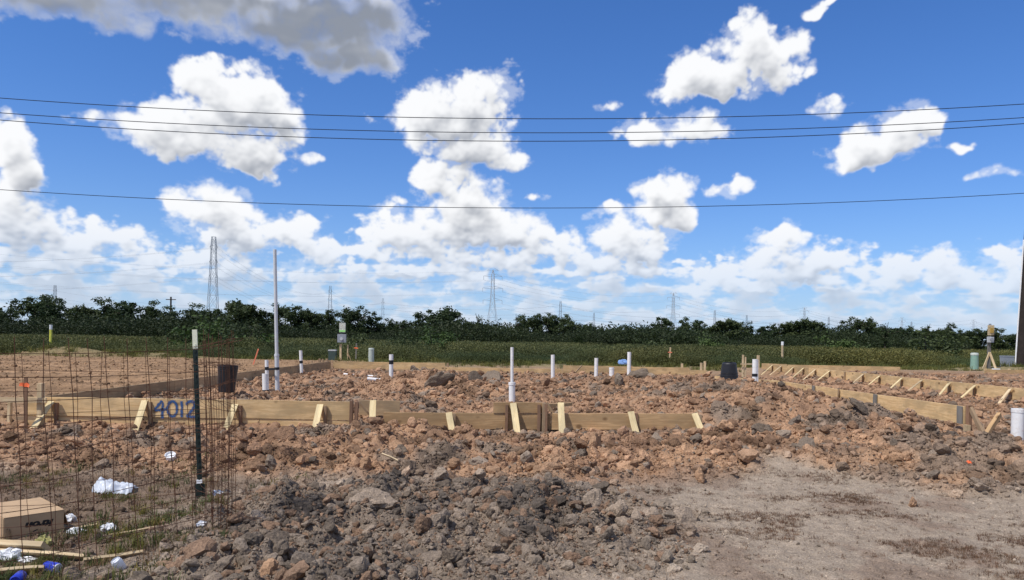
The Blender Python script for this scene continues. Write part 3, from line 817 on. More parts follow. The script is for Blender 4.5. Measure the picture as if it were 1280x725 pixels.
stake(fr, xr_(12.2) - .03, 12.12, -.15, .215, M_SCRAP, .085)
plank('brace', at(1213, 510, 12.12), at(1232, 549, 11.75), .075, .045, M_STAKE, fr, sub=2)
plank('brace', at(1249, 518, 12.0), at(1228, 552, 11.68), .085, .06, M_FORMB, fr, sub=2)

fn = empty('foundation_form', (12, 24, 0.2), 'form of the next lot, row of slanted braces along its outside', 'formwork', 'foundation forms')
yn = [11.0, 15.6, 20.4, 25.2, 30.0, 35.0]
for i in range(5): plank('board', (12 + .005 * (i % 2), yn[i] + .004, .37), (12 + .005 * (i % 2), yn[i + 1] - .004, .37), .30, T, M_FORM, fn, bow=.012)
k = 0
for yv in np.arange(11.6, 34.6, 1.25):
    yv += random.uniform(-.12, .12); k += 1
    stake(fn, 11.945, yv + .06, 0, .51, M_STAKE, .05)
    if k in (5, 13): continue
    plank('brace', (11.93, yv, .49), (11.40 - random.uniform(0, .12), yv - random.uniform(.0, .35), .04), .085, .02, M_NEW if k % 3 else M_SCRAP, fn, up=Vector((0, 1, 0)), sub=2)
fnb = empty('foundation_form', (14.5, 35.2, .2), 'low board lying along the far end of the next lot', 'formwork', 'foundation forms')
plank('board', (xat(985, 35.2), 35.2, .36), (xat(1127, 35.2), 35.3, .33), .26, T, M_FORM, fnb)
plank('board', (xat(953, 35.2), 35.24, .40), (xat(984, 35.2), 35.2, .38), .26, T, M_FORM, fnb)
fnc = empty('foundation_form', (21, 33, .2), 'board at the far right edge beside the dark utility pole', 'formwork', 'foundation forms')
plank('board', (xat(1231, 33), 33, .33), (xat(1300, 33), 33, .35), .27, T, M_FORM, fnc)
for px in (1232, 1262): stake(fnc, xat(px, 33.06), 33.06, 0, .52, M_SCRAP, .09)

# batter boards
def batter(name, label, pts, rails, grp='batter boards'):
    p0 = at(*pts[0][:2], pts[0][3])
    t = empty(name, (p0.x, p0.y, zg(p0.x, p0.y, False)), label, 'batter board', grp)
    for px, py, py1, Y, m, w in pts:
        a = at(px, py, Y); b = at(px, py1, Y); stake(t, b.x, Y, zg(b.x, Y, False) - .12, a.z, m, w)
    for a, b, Y, w, m in rails: plank('rail', at(*a, Y), at(*b, Y), w, .02, m, t, sub=2)
    return t
batter('batter_board', 'batter board with pale stakes at the left end of the 4012 form', [(12,503,533,11.36,M_SCRAP,.055),(50.5,479,536,11.30,M_SCRAP,.085)],
       [((-6,499.8),(58,500.3),11.22,.075,M_SCRAP),((20,523),(52,523),11.24,.05,M_STAKE)])
batter('batter_board', 'batter board on three stakes behind the upturned black bucket', [(928.5,443.5,463,29,M_SCRAP,.07),(931.5,446,463,29,M_SCRAP,.06),(947.5,444,462,29.2,M_SCRAP,.10)],
       [((925.5,455),(945,455),28.9,.05,M_SCRAP)])

# ------------------------------------------------------------------ white pipes
def pipe(label, base, top, segs, parts=(), m=None, lean=None, group='white plumbing pipes'):
    """segs : (z0, z1, radius, material) along the axis from base to top"""
    base, top = Vector(base), Vector(top); d = (top - base).normalized()
    t = empty('pipe', base, label, 'pipe', group)
    for nm, z0, z1, r, mm, wall in segs:
        b = MB(); n = 20
        prof = [(r, z0), (r, z1), (r - wall, z1), (r - wall, max(z0, z1 - .12)), (0.0005, max(z0, z1 - .12))] if wall else [(r, z0), (r, z1)]
        if not wall: prof = [(r - .003, z0 - .0), (r, z0 + .004), (r, z1 - .004), (r - .003, z1)]
        b.lathe(prof, n)
        o = b.build(nm, mm, t, False); smooth_by_angle(o, 35)
        o.rotation_euler = d.to_track_quat('Z', 'Y').to_euler()
    return t
def pipe_px(label, px0, py0, px1, py1, z, r, bands=(), low=None, m=None, cap=None):
    p = on_z(px0, py0, z); q = at(px1, py1, p.y); L = (q - p).length; p = p - (q - p).normalized() * .25; L += .25
    m = m or M_PVC
    segs = []
    if low: segs += [('lower_pipe', 0, .25 + low[0], low[1], m, .006), ('upper_pipe', .2 + low[0], L, r, m, .005), ('coupling', .21 + low[0], .27 + low[0], low[1] * 1.12, m, 0)]
    else: segs += [('tube', 0, L, r, m, .006)]
    for a, b in bands: segs.append(('tape_band', .25 + a * (L - .25), .25 + b * (L - .25), (low[1] if (low and a * (L - .25) < low[0]) else r) + .005, M_TAPE, 0))
    if cap: segs.append(('cap', L - .06, L + .006, r + .005, m, 0))
    return pipe(label, p, q, segs)
pipe_px('tall grey-white conduit standing far above all the other pipes', 346.8, 493, 343.5, 312, .24, .036, ((.170, .188),), (.85, .046), M_CONDUIT)
pipe_px('short thick white pipe with black tape at its foot, beside the tall conduit', 332, 493, 331.6, 467, .24, .066, ((.05, .22),))
pipe_px('thin white pipe right behind the short thick one', 334, 489, 333.3, 450, .26, .040, ((.68, .78),))
strap = MB(); a = at(335, 461.5, 15.9); b = at(346, 461, 15.75)
strap.bar(a, b, .045, .03); so_ = strap.build('tape_strap', M_TAPE); tag(so_, 'black tape strap tying the thin pipe to the tall conduit', 'strap')
pipe_px('white pipe with black tape below its middle, near the left side form', 377, 467, 375.8, 438, .24, .052, ((.44, .56),))
pp = pipe_px('white pipe with black tape near its top and a pipe lying at its foot', 489, 479, 489, 443, .30, .055, ((.66, .80),))
p = Vector(pp.location); b = MB(); b.tube([(-.62, -.05, .36), (-.30, -.02, .33), (0, 0, .31)], .045, 14); o = b.build('side_branch', M_PVC, pp); smooth_by_angle(o)
pipe_px('white pipe stepping from thick to thin, behind the front form', 640, 507, 640, 434, .20, .030, (), (.44, .062))
pipe_px('slim white pipe between the stepped pipe and the blue film', 691, 474, 691, 443.5, .32, .056)
pipe_px('white pipe beside the low white stub', 745, 474, 745.4, 447.5, .32, .056)
pipe_px('low white pipe stub in front of the back form', 764.5, 469, 764.5, 459.5, .30, .085, (), None, None, True)
pipe_px('tallest white pipe at the back, next to the blue film', 786, 471, 786.6, 440, .32, .062)
pipe_px('white pipe with black tape low down, beside the upturned bucket', 943.3, 480, 943.8, 449, .50, .062, ((.30, .42),))
pipe_px('thin white pipe touching the taped pipe by the upturned bucket', 946.5, 476, 946.5, 449.5, .50, .03)
pipe_px('fat white pipe stub at the right edge by the braced end stake', 1271.5, 546, 1272.5, 511, .10, .088, (), None, None, True)
# lying pipes
b = MB(); b.tube([at(430, 467.5, 24), at(452, 469.5, 23.6), at(470, 470.3, 23.4)], .03, 10); o = b.build('pipe', M_PVC); smooth_by_angle(o)
tag(o, 'half buried white pipe lying left of the taped pipe', 'pipe', 'white plumbing pipes')

# ------------------------------------------------------------------ buckets
def bucket(label, loc, r0, r1, h, tilt=(0, 0, 0), ribs=3, closed=True, upside=False):
    t = empty('bucket', loc, label, 'bucket'); t.rotation_euler = tilt
    b = MB(); prof = []
    if upside:
        prof = [(r1, 0), (r1 + .012, .01), (r1 + .012, .05), (r1, .06)] + [(r1 + (r0 - r1) * q, .06 + (h - .06) * q) for q in np.linspace(.1, .94, 7)] + [(r0 - .02, h), (r0 - .03, h - .012), (.001, h - .014)]
    else:
        prof = [(.001, 0), (r0 - .01, 0), (r0, .01)] + [(r0 + (r1 - r0) * q, h * q) for q in np.linspace(.1, 1, 8)] + [(r1 - .01, h), (r0 + (r1 - r0) * .5 - .01, h * .5), (.001, h * .45)]
    b.lathe(prof, 28); o = b.build('body', M_BLACKP, t); smooth_by_angle(o, 30)
    for q in np.linspace(.78, .93, ribs) if not upside else (.35, .48):
        rr = (r0 + (r1 - r0) * q) if not upside else (r1 + (r0 - r1) * q)
        b = MB(); b.lathe([(rr - .002, h * q), (rr + .010, h * q + .003), (rr + .010, h * q + .016), (rr - .002, h * q + .02)], 28); o = b.build('rib', M_BLACKP, t); smooth_by_angle(o)
    if upside:
        b = MB(); b.lathe([(r0 * .62, h - .014), (r0 * .62, h + .004), (r0 * .56, h + .004), (r0 * .56, h - .013)], 28); o = b.build('base_ring', M_BLACKP, t)
    return t
p = on_z(911.5, 479, .60); bucket('upturned black bucket on the dirt pile near the back', (p.x, p.y, zg(p.x, p.y) + .01), .15, .205, .46, (.06, -.03, 0), 2, True, True)
p = at(283, 490, 14.6); bucket('black bucket standing upright behind the rusty mesh roll', (p.x, p.y, p.z), .155, .19, .53, (0, .05, 0))

# ------------------------------------------------------------------ rusty mesh
def path_fn(P):
    P = [Vector((xat(px, Y), Y, 0)) for px, Y in P]
    cum = [0]
    for i in range(len(P) - 1): cum.append(cum[-1] + (P[i + 1] - P[i]).length)
    def f(s):
        for i in range(len(P) - 1):
            if s <= cum[i + 1] or i == len(P) - 2:
                return P[i].lerp(P[i + 1], (s - cum[i]) / (cum[i + 1] - cum[i]))
    return f, cum[-1]
def wire_mesh(t, f, L, H, z0, rad, sp, lean, nv=4):
    n = int(L / sp)
    for i in range(n + 1):
        s = min(i * sp, L); p = f(s); zb = z0
        wob = [Vector((random.uniform(-.012, .012), random.uniform(-.012, .012), 0)) for _ in range(nv + 1)]
        b = MB(); b.tube([Vector((p.x - lean * (k / nv), p.y, zb + (H + random.uniform(-.01, .02)) * k / nv)) + wob[k] for k in range(nv + 1)], rad, 5)
        wp(b.build('upright_wire', M_RUST), t)
    for j in range(int(H / .1525) + 1):
        b = MB(); pts = []
        for q in np.linspace(0, L, max(6, int(L / .12))):
            p = f(q); zz = z0 + .012 + j * .1525
            pts.append((p.x - lean * j * .1525 / H, p.y - .004, zz + .015 * math.sin(q * 2.1 + j)))
        b.tube(pts, rad * .95, 5); wp(b.build('cross_wire', M_RUST), t)
fm = empty('wire_mesh', (-2.58, 4.9, 0), 'sheet of rusty reinforcing mesh standing up at the left edge', 'wire mesh', 'rusty mesh')
f, L = path_fn([(-130, 3.9), (20, 4.3), (95, 4.55), (150, 4.9), (240, 5.4), (272, 5.55)])
wire_mesh(fm, f, L, 1.47, .0, .0025, .152, .09)
fm2 = empty('wire_mesh', (-2.9, 5.6, 0), 'thinner looking far layer of rusty mesh seen through the near sheet', 'wire mesh', 'rusty mesh')
f, L = path_fn([(-60, 4.9), (60, 5.1), (150, 5.35), (230, 5.6), (265, 5.7)])
wire_mesh(fm2, f, L, 1.36, .0, .0019, .152, .06)
rl = empty('wire_mesh', (xat(279, 5.6), 5.6, .02), 'rolled up end of the rusty mesh right of the post', 'wire mesh', 'rusty mesh')
for i in range(19):
    a = i * .98; r = .052 + .0044 * i
    lx = random.uniform(-.03, .03); ly = random.uniform(-.02, .02); hh = 1.47 + random.uniform(-.06, .06)
    b = MB(); b.tube([(r * math.cos(a), r * math.sin(a), .0), (r * math.cos(a) + lx * .5 + random.uniform(-.008, .008), r * math.sin(a), hh * .5), (r * math.cos(a) + lx - .03, r * math.sin(a) + ly, hh)], .0019, 5); b.build('upright_wire', M_RUST, rl)
for j in range(10):
    b = MB(); zz = .02 + j * .155; tl = random.uniform(-.05, .05)
    b.tube([((.05 + .0028 * i) * math.cos(i * .31) - .03 * zz / 1.5, (.05 + .0028 * i) * math.sin(i * .31), zz + tl * math.cos(i * .31) + .004 * math.sin(i)) for i in range(0, 58)], .0016, 4); b.build('cross_wire', M_RUST, rl)

# ------------------------------------------------------------------ steel T post
p = on_z(251, 622, 0.02); q = at(244, 412, p.y); L = (q - p).length
tp = empty('fence_post', p, 'dark green steel T-post with cream tip at the end of the mesh', 'post')
tp.rotation_euler = (0, math.atan2(q.x - p.x, q.z - p.z), 0)
def tee(z0, z1):
    b = MB(); b.box((0, -.012, (z0 + z1) / 2), (.044, .008, z1 - z0)); b.box((0, .012, (z0 + z1) / 2), (.008, .040, z1 - z0)); return b
tee(-.3, L - .175).build('shaft', M_TPOST, tp)
tee(L - .175, L).build('tip', M_TIP, tp)
for k in range(24):
    b = MB(); b.box((0, -.019, .12 + k * .055), (.016, .007, .022)); b.build('stud', M_TPOST if .12 + k * .055 < L - .19 else M_TIP, tp)
b = MB(); b.box((0, -.006, .06), (.085, .006, .13)); b.build('anchor_plate', M_TPOST, tp)
b = MB(); b.box((0, -.0195, .15), (.050, .006, .035)); b.build('tag', M_WHITE, tp)

# ------------------------------------------------------------------ carton with upside-down lettering
FR = on_z(80, 661.5, 0.01); FL = on_z(4, 673.5, 0.01); f_ = (FR - FL); wd = f_.length; f_.normalize(); s_dir = Vector((-f_.y, f_.x, 0))
dp, hh = .60, .165
bx = empty('cardboard_box', (FL + FR) / 2 + s_dir * dp / 2, 'brown cardboard carton with upside-down black lettering at the lower left', 'box')
bx.rotation_euler = (0, 0, math.atan2(f_.y, f_.x))
zb = zg(bx.location.x, bx.location.y, False); bx.location.z = zb - .005
b = MB(); b.box((0, 0, hh / 2), (wd, dp, hh)); o = b.build('carton', M_CARD, bx)
bmx = bmesh.new(); bmx.from_mesh(o.data); bmesh.ops.bevel(bmx, geom=list(bmx.edges), offset=.004, segments=2, affect='EDGES'); bmx.to_mesh(o.data); bmx.free()
for sgn in (-1, 1):
    b = MB(); b.box((0, sgn * (dp / 4 + .0006), hh + .0022), (wd - .004, dp / 2 - .003, .003)); b.build('flap', M_CARD, bx)
b = MB(); b.box((wd / 2 + .018, 0, hh * .62), (.003, dp * .96, hh * .85), Matrix.Rotation(R(-16), 3, 'Y')); b.build('flap', M_CARD, bx)
cu = bpy.data.curves.new('lettering', 'FONT'); cu.body = 'Itron'; cu.size = .088; cu.shear = .25; cu.align_x = 'CENTER'; cu.align_y = 'CENTER'; cu.extrude = .0006; cu.offset = .005
to = bpy.data.objects.new('lettering_tmp', cu); COL.objects.link(to)
dg = bpy.context.evaluated_depsgraph_get(); tm = bpy.data.meshes.new_from_object(to.evaluated_get(dg)); bpy.data.objects.remove(to)
lt = link('lettering', tm, M_INK, bx); lt.rotation_euler = (R(90), R(180), 0); lt.location = (.035, -dp / 2 - .0015, hh * .54)
lt.scale = (1.0, .72, 1)
b = MB(); b.bar((.020, -dp / 2 - .002, hh * .30), (-.012, -dp / 2 - .002, hh * .235), .008, .0015); b.build('mark', M_INK, bx)
b = MB(); b.box((-.13, -.12, hh + .0046), (.010, .022, .001)); b.build('mark', M_INK, bx)

# ------------------------------------------------------------------ litter
def crumple(name, label, p, size, m, seed, cat, flat=.5, group='litter on the ground'):
    r = np.random.default_rng(seed); V, F = ico(3); q = V * 3.1 + seed
    k = 1 + .38 * (perlin(q[:, 0] + q[:, 2], q[:, 1] - q[:, 2] * .6, seed)) + .22 * perlin(q[:, 0] * 3, q[:, 1] * 3 + q[:, 2] * 2, seed + 2) + .12 * perlin(q[:, 2] * 6, q[:, 0] * 6 + q[:, 1] * 4, seed + 5)
    V = V * k[:, None] * np.array([size[0] / 2, size[1] / 2, size[2] / 2]); V[:, 2] = np.maximum(V[:, 2], -size[2] * .3)
    o = link(name, mesh_np(name, V, F, False), m); o.location = (p.x, p.y, zg(p.x, p.y) + size[2] * .26)
    return tag(o, label, cat, group)
# plastic bag : a crumpled sheet with folds
p = on_z(137, 610, .02)
n = 40; gx, gy = np.meshgrid(np.linspace(-1, 1, n), np.linspace(-1, 1, n))
bag_m, nn_, bb_, oo_ = mat('white_plastic_film')
bb_.inputs['Base Color'].default_value = (.78, .82, .88, 1); bb_.inputs['Roughness'].default_value = .3
tr_ = nn_.new('ShaderNodeBsdfTranslucent'); tr_.inputs[0].default_value = (.7, .75, .85, 1); mx_ = nn_.new('ShaderNodeMixShader'); mx_.inputs[0].default_value = .3
nn_.l.new(bb_.outputs[0], mx_.inputs[1]); nn_.l.new(tr_.outputs[0], mx_.inputs[2]); nn_.l.new(mx_.outputs[0], oo_.inputs[0])
shape = np.clip(1 - (gx * gx * .9 + gy * gy), 0, 1)
zz = .10 * np.sqrt(shape) * (.75 + .5 * perlin(gx * 1.3 + 2, gy * 1.3, 5)) + .030 * np.abs(perlin(gx * 4.5, gy * 1.6 + gx, 8)) + .014 * perlin(gx * 9, gy * 5, 9)
X = gx * .24 * (1 - .45 * np.clip(-gx - .2, 0, 1)) - .02 * gy; Yb = gy * .17 * (1 - .75 * np.clip(-gx - .1, 0, 1)) + .03 * perlin(gx * 3, gy, 3)
ii = np.arange(n * n).reshape(n, n); Fb = np.stack([ii[:-1, :-1], ii[:-1, 1:], ii[1:, 1:], ii[1:, :-1]], -1).reshape(-1, 4)
bag = link('plastic_bag', mesh_np('plastic_bag', np.stack([X.ravel(), Yb.ravel(), zz.ravel()], 1), Fb, True), bag_m); bag.location = (p.x, p.y, zg(p.x, p.y) - .005)
tag(bag, 'crumpled white plastic bag on the bare soil behind the mesh', 'plastic bag', 'litter on the ground')
# cup lid
p = on_z(213, 581, .03); b = MB(); b.lathe([(.001, .03), (.042, .032), (.050, .05), (.058, .05), (.060, .0), (.054, .0), (.050, .02), (.001, .022)], 24)
o = b.build('plastic_cup_lid', M_WHITE); smooth_by_angle(o); o.location = (p.x, p.y, zg(p.x, p.y) + .01); o.rotation_euler = (.5, .15, 0)
tag(o, 'round white plastic lid among the brown clods', 'lid', 'litter on the ground')
crumple('paper_scrap', 'white scrap at the foot of the mesh roll', on_z(272, 618, .03), (.12, .08, .06), M_PAPERW, 3, 'paper')
crumple('paper_scrap', 'crumpled white paper right of the cardboard carton', on_z(87, 647, .02), (.10, .09, .09), M_PAPERW, 4, 'paper')
crumple('paper_scrap', 'white wrapper in the grass beyond the carton corner', on_z(95, 664, .02), (.13, .08, .05), M_PAPERW, 5, 'paper')
crumple('paper_scrap', 'crumpled pale wrapper lying next to the thin lath in the grass', on_z(135, 663, .02), (.11, .08, .08), M_PAPERW, 6, 'paper')
crumple('paper_scrap', 'small white scrap near the foot of the T-post', on_z(252, 660, .02), (.07, .06, .05), M_PAPERW, 12, 'paper')
crumple('paper_scrap', 'white paper bag on the boards at the bottom left', on_z(12, 692, .05), (.16, .12, .09), M_PAPERW, 7, 'paper')
crumple('paper_scrap', 'flat white wrapper beside the paper bag', on_z(33, 693, .05), (.13, .07, .04), M_WHITE, 8, 'paper')
crumple('snack_wrapper', 'olive yellow wrapper under the front edge of the carton', on_z(54, 678, .02), (.11, .10, .09), M_OLIVE, 9, 'wrapper')
crumple('red_scrap', 'small red scrap on the clod pile at the right', on_z(1211, 580, .2), (.06, .05, .05), M_ORANGE, 10, 'scrap')
def bottle(label, px, py, ang, col, cap):
    p = on_z(px, py, .04); t = empty('can', (p.x, p.y, zg(p.x, p.y) + .034), label, 'can', 'litter on the ground'); t.rotation_euler = (R(90), 0, ang)
    b = MB(); b.lathe([(.001, -.058), (.024, -.058), (.032, -.048), (.033, .045), (.026, .058), (.024, .058)], 20); o = b.build('body', col, t); smooth_by_angle(o)
    b = MB(); b.lathe([(.001, .052), (.022, .052), (.0255, .060), (.0285, .058), (.0285, .054)], 20); o = b.build('rim', cap, t); smooth_by_angle(o)
    return t
bottle('blue can with white end lying at the bottom left', 65, 709, 1.15, M_BLUE, M_WHITE)
bottle('blue can cut off by the bottom edge of the picture', 23, 722, .3, M_BLUE, M_BLUE)
bottle('white can standing askew against the grey clods', 150, 706, .2, M_WHITE, M_WHITE).rotation_euler = (.5, -.3, 0)
def scrap(label, a, b, za, zb_, w, t, m=M_SCRAP, rollv=0):
    p = on_z(a[0], a[1], za); q = on_z(b[0], b[1], zb_)
    lo_ = max(zg(p.x, p.y), zg(q.x, q.y)) - min(zg(p.x, p.y), zg(q.x, q.y))
    o = plank('wood_scrap', p, q, w, t, m, None, up=Vector((rollv, -.75, .66)), sub=4); return tag(o, label, 'lumber', 'scrap lumber on the ground')
scrap('thick board end just in front of the carton', (-25, 679), (57, 684), .09, .09, .085, .038)
scrap('board running out from under the paper bag', (-10, 689), (108, 697), .05, .035, .075, .02)
scrap('long pale strip lying in the grass', (104, 702), (178, 691), .02, .02, .05, .02)
scrap('lowest board, running off the left edge of the picture', (-30, 718), (56, 711), .03, .03, .075, .02)
scrap('thin lath in the grass behind the long pale strip', (136, 670), (196, 659), .02, .03, .03, .012)
scrap('short splinter of wood in the grass by the carton', (88, 662), (122, 656), .02, .03, .03, .012)
scrap('pale splinter lying on the brown clods', (478, 567), (498, 576), .19, .17, .022, .012)

# ------------------------------------------------------------------ survey laths and markers
def lath(name, label, px0, py0, px1, py1, Y, w, m, ribbon_m=None, rz=.6):
    a = at(px0, py0, Y); b = at(px1, py1, Y); t = empty(name, a, label, 'stake', 'survey stakes')
    plank('lath', a, b, w, .02, m, t, up=Vector((1, 0, 0)), sub=2)
    if ribbon_m:
        c = a.lerp(b, rz); mb = MB(); mb.box((0, 0, 0), (w * 1.25, .03, w * 1.1)); o = mb.build('flagging', ribbon_m); wp(o, t); o.location = c
        mb = MB(); mb.add([(-w * 1.6, -.02, .03), (-w * .4, -.02, .04), (-w * .4, -.02, -.02), (-w * 1.7, -.03, -.015), (w * 1.5, -.03, .01), (w * .4, -.02, .04), (w * .4, -.02, -.02), (w * 1.4, -.04, -.035)], [(0, 1, 2, 3), (4, 5, 6, 7)])
        o = mb.build('ribbon_tail', ribbon_m); wp(o, t); o.location = c
    return t
lath('survey_stake', 'brown stake with orange ribbon left of the 4012 form', 32, 538, 32.5, 472, 11.1, .05, M_DARKW, M_ORANGE, .86)
lath('survey_stake', 'leaning lath with coral painted top in the left field', 314.5, 462, 323, 436, 31, .05, M_CORAL, None)
lath('survey_stake', 'pale stake with pink ribbon right of the grey meter box', 444.8, 449, 445.5, 429, 41, .07, M_GREYW, M_ORANGE, .7)
lath('survey_stake', 'weathered lath in the weeds behind the back form', 837, 447, 838, 434, 44, .08, M_SCRAP, M_CORAL, .5)
def marker(label, px, py0, py1, Y, c1, c2):
    a = at(px, py0, Y); b = at(px, py1, Y); t = empty('marker_post', a, label, 'marker post', 'buried line markers'); L = b.z - a.z
    mb = MB(); mb.tube([(0, 0, -.9), (0, 0, L * .55)], .075, 12); mb.build('post', c1, t)
    mb = MB(); mb.tube([(0, 0, L * .55), (0, 0, L)], .085, 12); mb.build('cap', c2, t)
marker('yellow marker post with white cap in the left meadow', 63.5, 419, 406, 47, M_YEL, M_WHITE)
marker('white capped marker post in the right meadow', 978, 437, 427, 48, M_SCRAP, M_WHITE)
# blue film
crumple('plastic_film', 'pale blue plastic film on the back form', at(779, 453.5, 30), (.42, .12, .24), M_BLUEL, 15, 'plastic film').location = at(779, 453, 30.1)

# ------------------------------------------------------------------ temporary power posts, pedestals
pz = at(427, 450, 41); zgv = 0.05
mp = empty('meter_post', (pz.x, 41, zgv), 'temporary power post with grey meter box and green banded board', 'meter post', 'temporary power posts')
def local(t, *a): return tuple(a)
s = 41 / FPX
def zpx(py, px=427): return at(px, py, 41).z - zgv
b = MB(); b.box((-.06, 0, zpx(430) / 2), (.10, .10, zpx(430))); b.build('post', M_SCRAP, mp)
b = MB(); b.box((.02, -.10, (zpx(428) + zpx(417.5)) / 2), (.46, .16, zpx(417.5) - zpx(428))); o = b.build('meter_box', M_BOXG, mp)
b2 = MB(); b2.tube([(.02, -.18, zpx(423.5)), (.02, -.235, zpx(423.5))], .085, 16); b2.build('meter_dial', M_BOXL, o)
b = MB(); b.box((.03, -.05, (zpx(415.5) + zpx(403.5)) / 2), (.34, .05, zpx(403.5) - zpx(415.5))); o = b.build('permit_board', M_PAPER, mp)
b2 = MB(); b2.box((.03, -.08, zpx(413.8)), (.335, .008, .10)); b2.build('green_band', M_LIME, o)
b = MB(); b.tube([(.02, -.08, zpx(417.6)), (.02, -.08, zpx(415.4))], .04, 10); b.build('conduit', M_BLACKP, mp)
plank('brace_stake', (pz.x + .33, 41.0, 0), (pz.x + .33, 41.0, 1.05), .10, .05, M_SCRAP, mp, sub=2)
plank('brace', (pz.x + .33, 40.95, .62), (pz.x + .62, 40.9, .05), .06, .04, M_STAKE, mp, sub=2)

pz2 = at(1236, 454, 43)
mq = empty('meter_post', (pz2.x, 43, zgv), 'temporary power post on slanted props beside the green pedestal', 'meter post', 'temporary power posts')
def z2(py): return at(1237, py, 43).z - zgv
b = MB(); b.box((0, 0, z2(420) / 2), (.15, .12, z2(420))); b.build('post', M_GREYW, mq)
b = MB(); b.box((0, -.12, (z2(428) + z2(421)) / 2), (.32, .14, z2(421) - z2(428))); o = b.build('meter_box', M_BOXL, mq)
b2 = MB(); b2.tube([(.02, -.19, z2(424)), (.02, -.24, z2(424))], .095, 16); b2.build('meter_dial', M_BOXG, o)
b = MB(); b.box((.07, -.04, (z2(419) + z2(406.5)) / 2), (.36, .05, z2(406.5) - z2(419))); o = b.build('panel_board', M_PLY, mq)
b2 = MB(); b2.box((.08, -.11, (z2(417) + z2(409)) / 2), (.15, .09, .28)); b2.build('breaker_box', plain('amber_panel', (.42, .27, .06), .6, 0, .25, 20), o)
b2 = MB(); b2.box((.02, -.03, z2(405.6)), (.12, .06, .08)); b2.build('weather_head', M_BOXG, o)
for dx_, dy_, w_ in ((-.52, -.2, .11), (.22, -.4, .11), (.1, .5, .1)):
    plank('prop', (pz2.x, 43 - .07, 1.15), (pz2.x + dx_, 43 + dy_, .02), w_, .05, M_SCRAP, mq, sub=2)
b = MB(); b.box((.13, -.45, .09), (.36, .2, .2)); b.build('foot_block', M_WHITE, mq)

def pedestal(label, px, py0, py1, Y, r, m, top, cat='pedestal'):
    p = at(px, py0, Y); h = at(px, py1, Y).z - p.z; t = empty('utility_pedestal', p, label, 'pedestal', 'utility pedestals')
    mb = MB(); mb.lathe([(r * 1.12, -.3), (r * 1.08, 0), (r, h * .8)], 20); o = mb.build('body', m, t); smooth_by_angle(o)
    mb = MB(); mb.lathe([(r * 1.06, h * .78), (r * 1.06, h * .93), (r * .9, h), (.001, h * 1.01)], 20); o = mb.build('cap', top, t); smooth_by_angle(o)
pedestal('green utility pedestal left of the propped power post', 1218, 455, 441, 42, .19, M_PED, M_PEDL)
pedestal('pale green utility pedestal in the weeds, centre left', 464, 446, 435, 42, .15, M_PEDL, M_PEDL)
def ubox(label, px, py0, py1, Y, w, m, lid):
    p = at(px, py0, Y); h = at(px, py1, Y).z - p.z; t = empty('utility_box', p, label, 'utility box', 'utility boxes')
    mb = MB(); mb.box((0, 0, h * .4), (w, w * .7, h * .8 + .3)); mb.build('body', m, t)
    mb = MB(); mb.box((0, 0, h * .9 + .1), (w * 1.06, w * .76, h * .16)); mb.build('lid', lid, t)
ubox('low dark green utility box left of the grey meter post', 415.5, 449, 439, 43, .42, M_DKGREEN, M_BOXL)
ubox('low grey utility box by the dark utility pole', 1258.5, 455, 446.5, 45, .6, M_BOXG, M_BOXG)

# ------------------------------------------------------------------ utility poles and their wires
YP = 46.0
def pole(label, base, top, r0, r1, conduit):
    base, top = Vector(base), Vector(top); t = empty('utility_pole', base, label, 'utility pole', 'roadside utility poles')
    v = top - base; mb = MB(); mb.tube([-v.normalized() * .6] + [v * q for q in (0, .25, .5, .75, 1)], [r0, r0, r0 * .94, r0 * .88, r0 * .82, r1], 16); o = mb.build('shaft', M_POLE, t); smooth_by_angle(o, 30)
    ca_ = v * .955; mb = MB(); mb.bar(ca_ + Vector((0, -.22, -1.25)), ca_ + Vector((0, -.22, 1.25)) if False else ca_ + Vector((0, -.22, 0)) + Vector((0, 0, .12)), .1, .1); 
    mb = MB(); mb.bar(ca_ + Vector((0, -1.25, 0)), ca_ + Vector((0, 1.25, 0)), .11, .09); mb.build('crossarm', M_POLE, t)
    if conduit:
        mb = MB(); mb.tube([v * q + Vector((-r0 - .035, -.04, 0)) for q in (.0, .2, .45)], .045, 10); o = mb.build('conduit', M_PVC, t); smooth_by_angle(o)
    return t
pb = at(1276.5, 457, YP); pt = at(1300, 108, YP)
rp = pole('dark leaning utility pole with white conduit at the right edge', pb, pt, .36, .24, True)
WR = [((0, 122.5), (690, 148.5), (1280, 130)), ((0, 141), (690, 166), (1280, 147)), ((0, 150), (690, 176.5), (1280, 154.5)), ((0, 237), (690, 260), (1280, 241.5))]
lab = ['uppermost overhead wire crossing the sky', 'second overhead wire, just above its close neighbour', 'third overhead wire, lowest of the upper three', 'lone lower overhead wire crossing the sky']
left_ends = []
for k, (a, b_, c_) in enumerate(WR):
    dYk = (0, .5, -.5, 0)[k]
    P = [at(*q, YP + dYk) for q in (a, b_, c_)]
    X = np.array([q.x for q in P]); Z = np.array([q.z for q in P]); co = np.polyfit(X, Z, 2)
    xe = pb.x + (pt.x - pb.x) * min(1, (np.polyval(co, pt.x) - pb.z) / (pt.z - pb.z)); xw = -44.0
    mb = MB(); mb.tube([(q, YP + dYk, float(np.polyval(co, q))) for q in np.linspace(xw, xe, 60)], .023 if k != 3 else .019, 6)
    left_ends.append(float(np.polyval(co, xw)))
    o = mb.build('overhead_wire', M_WIRE); tag(o, lab[k], 'wire', 'overhead wires')
pole('utility pole beyond the left edge carrying the overhead wires', (-44, YP, 0), (-44, YP, left_ends[0] + .3), .3, .2, False)

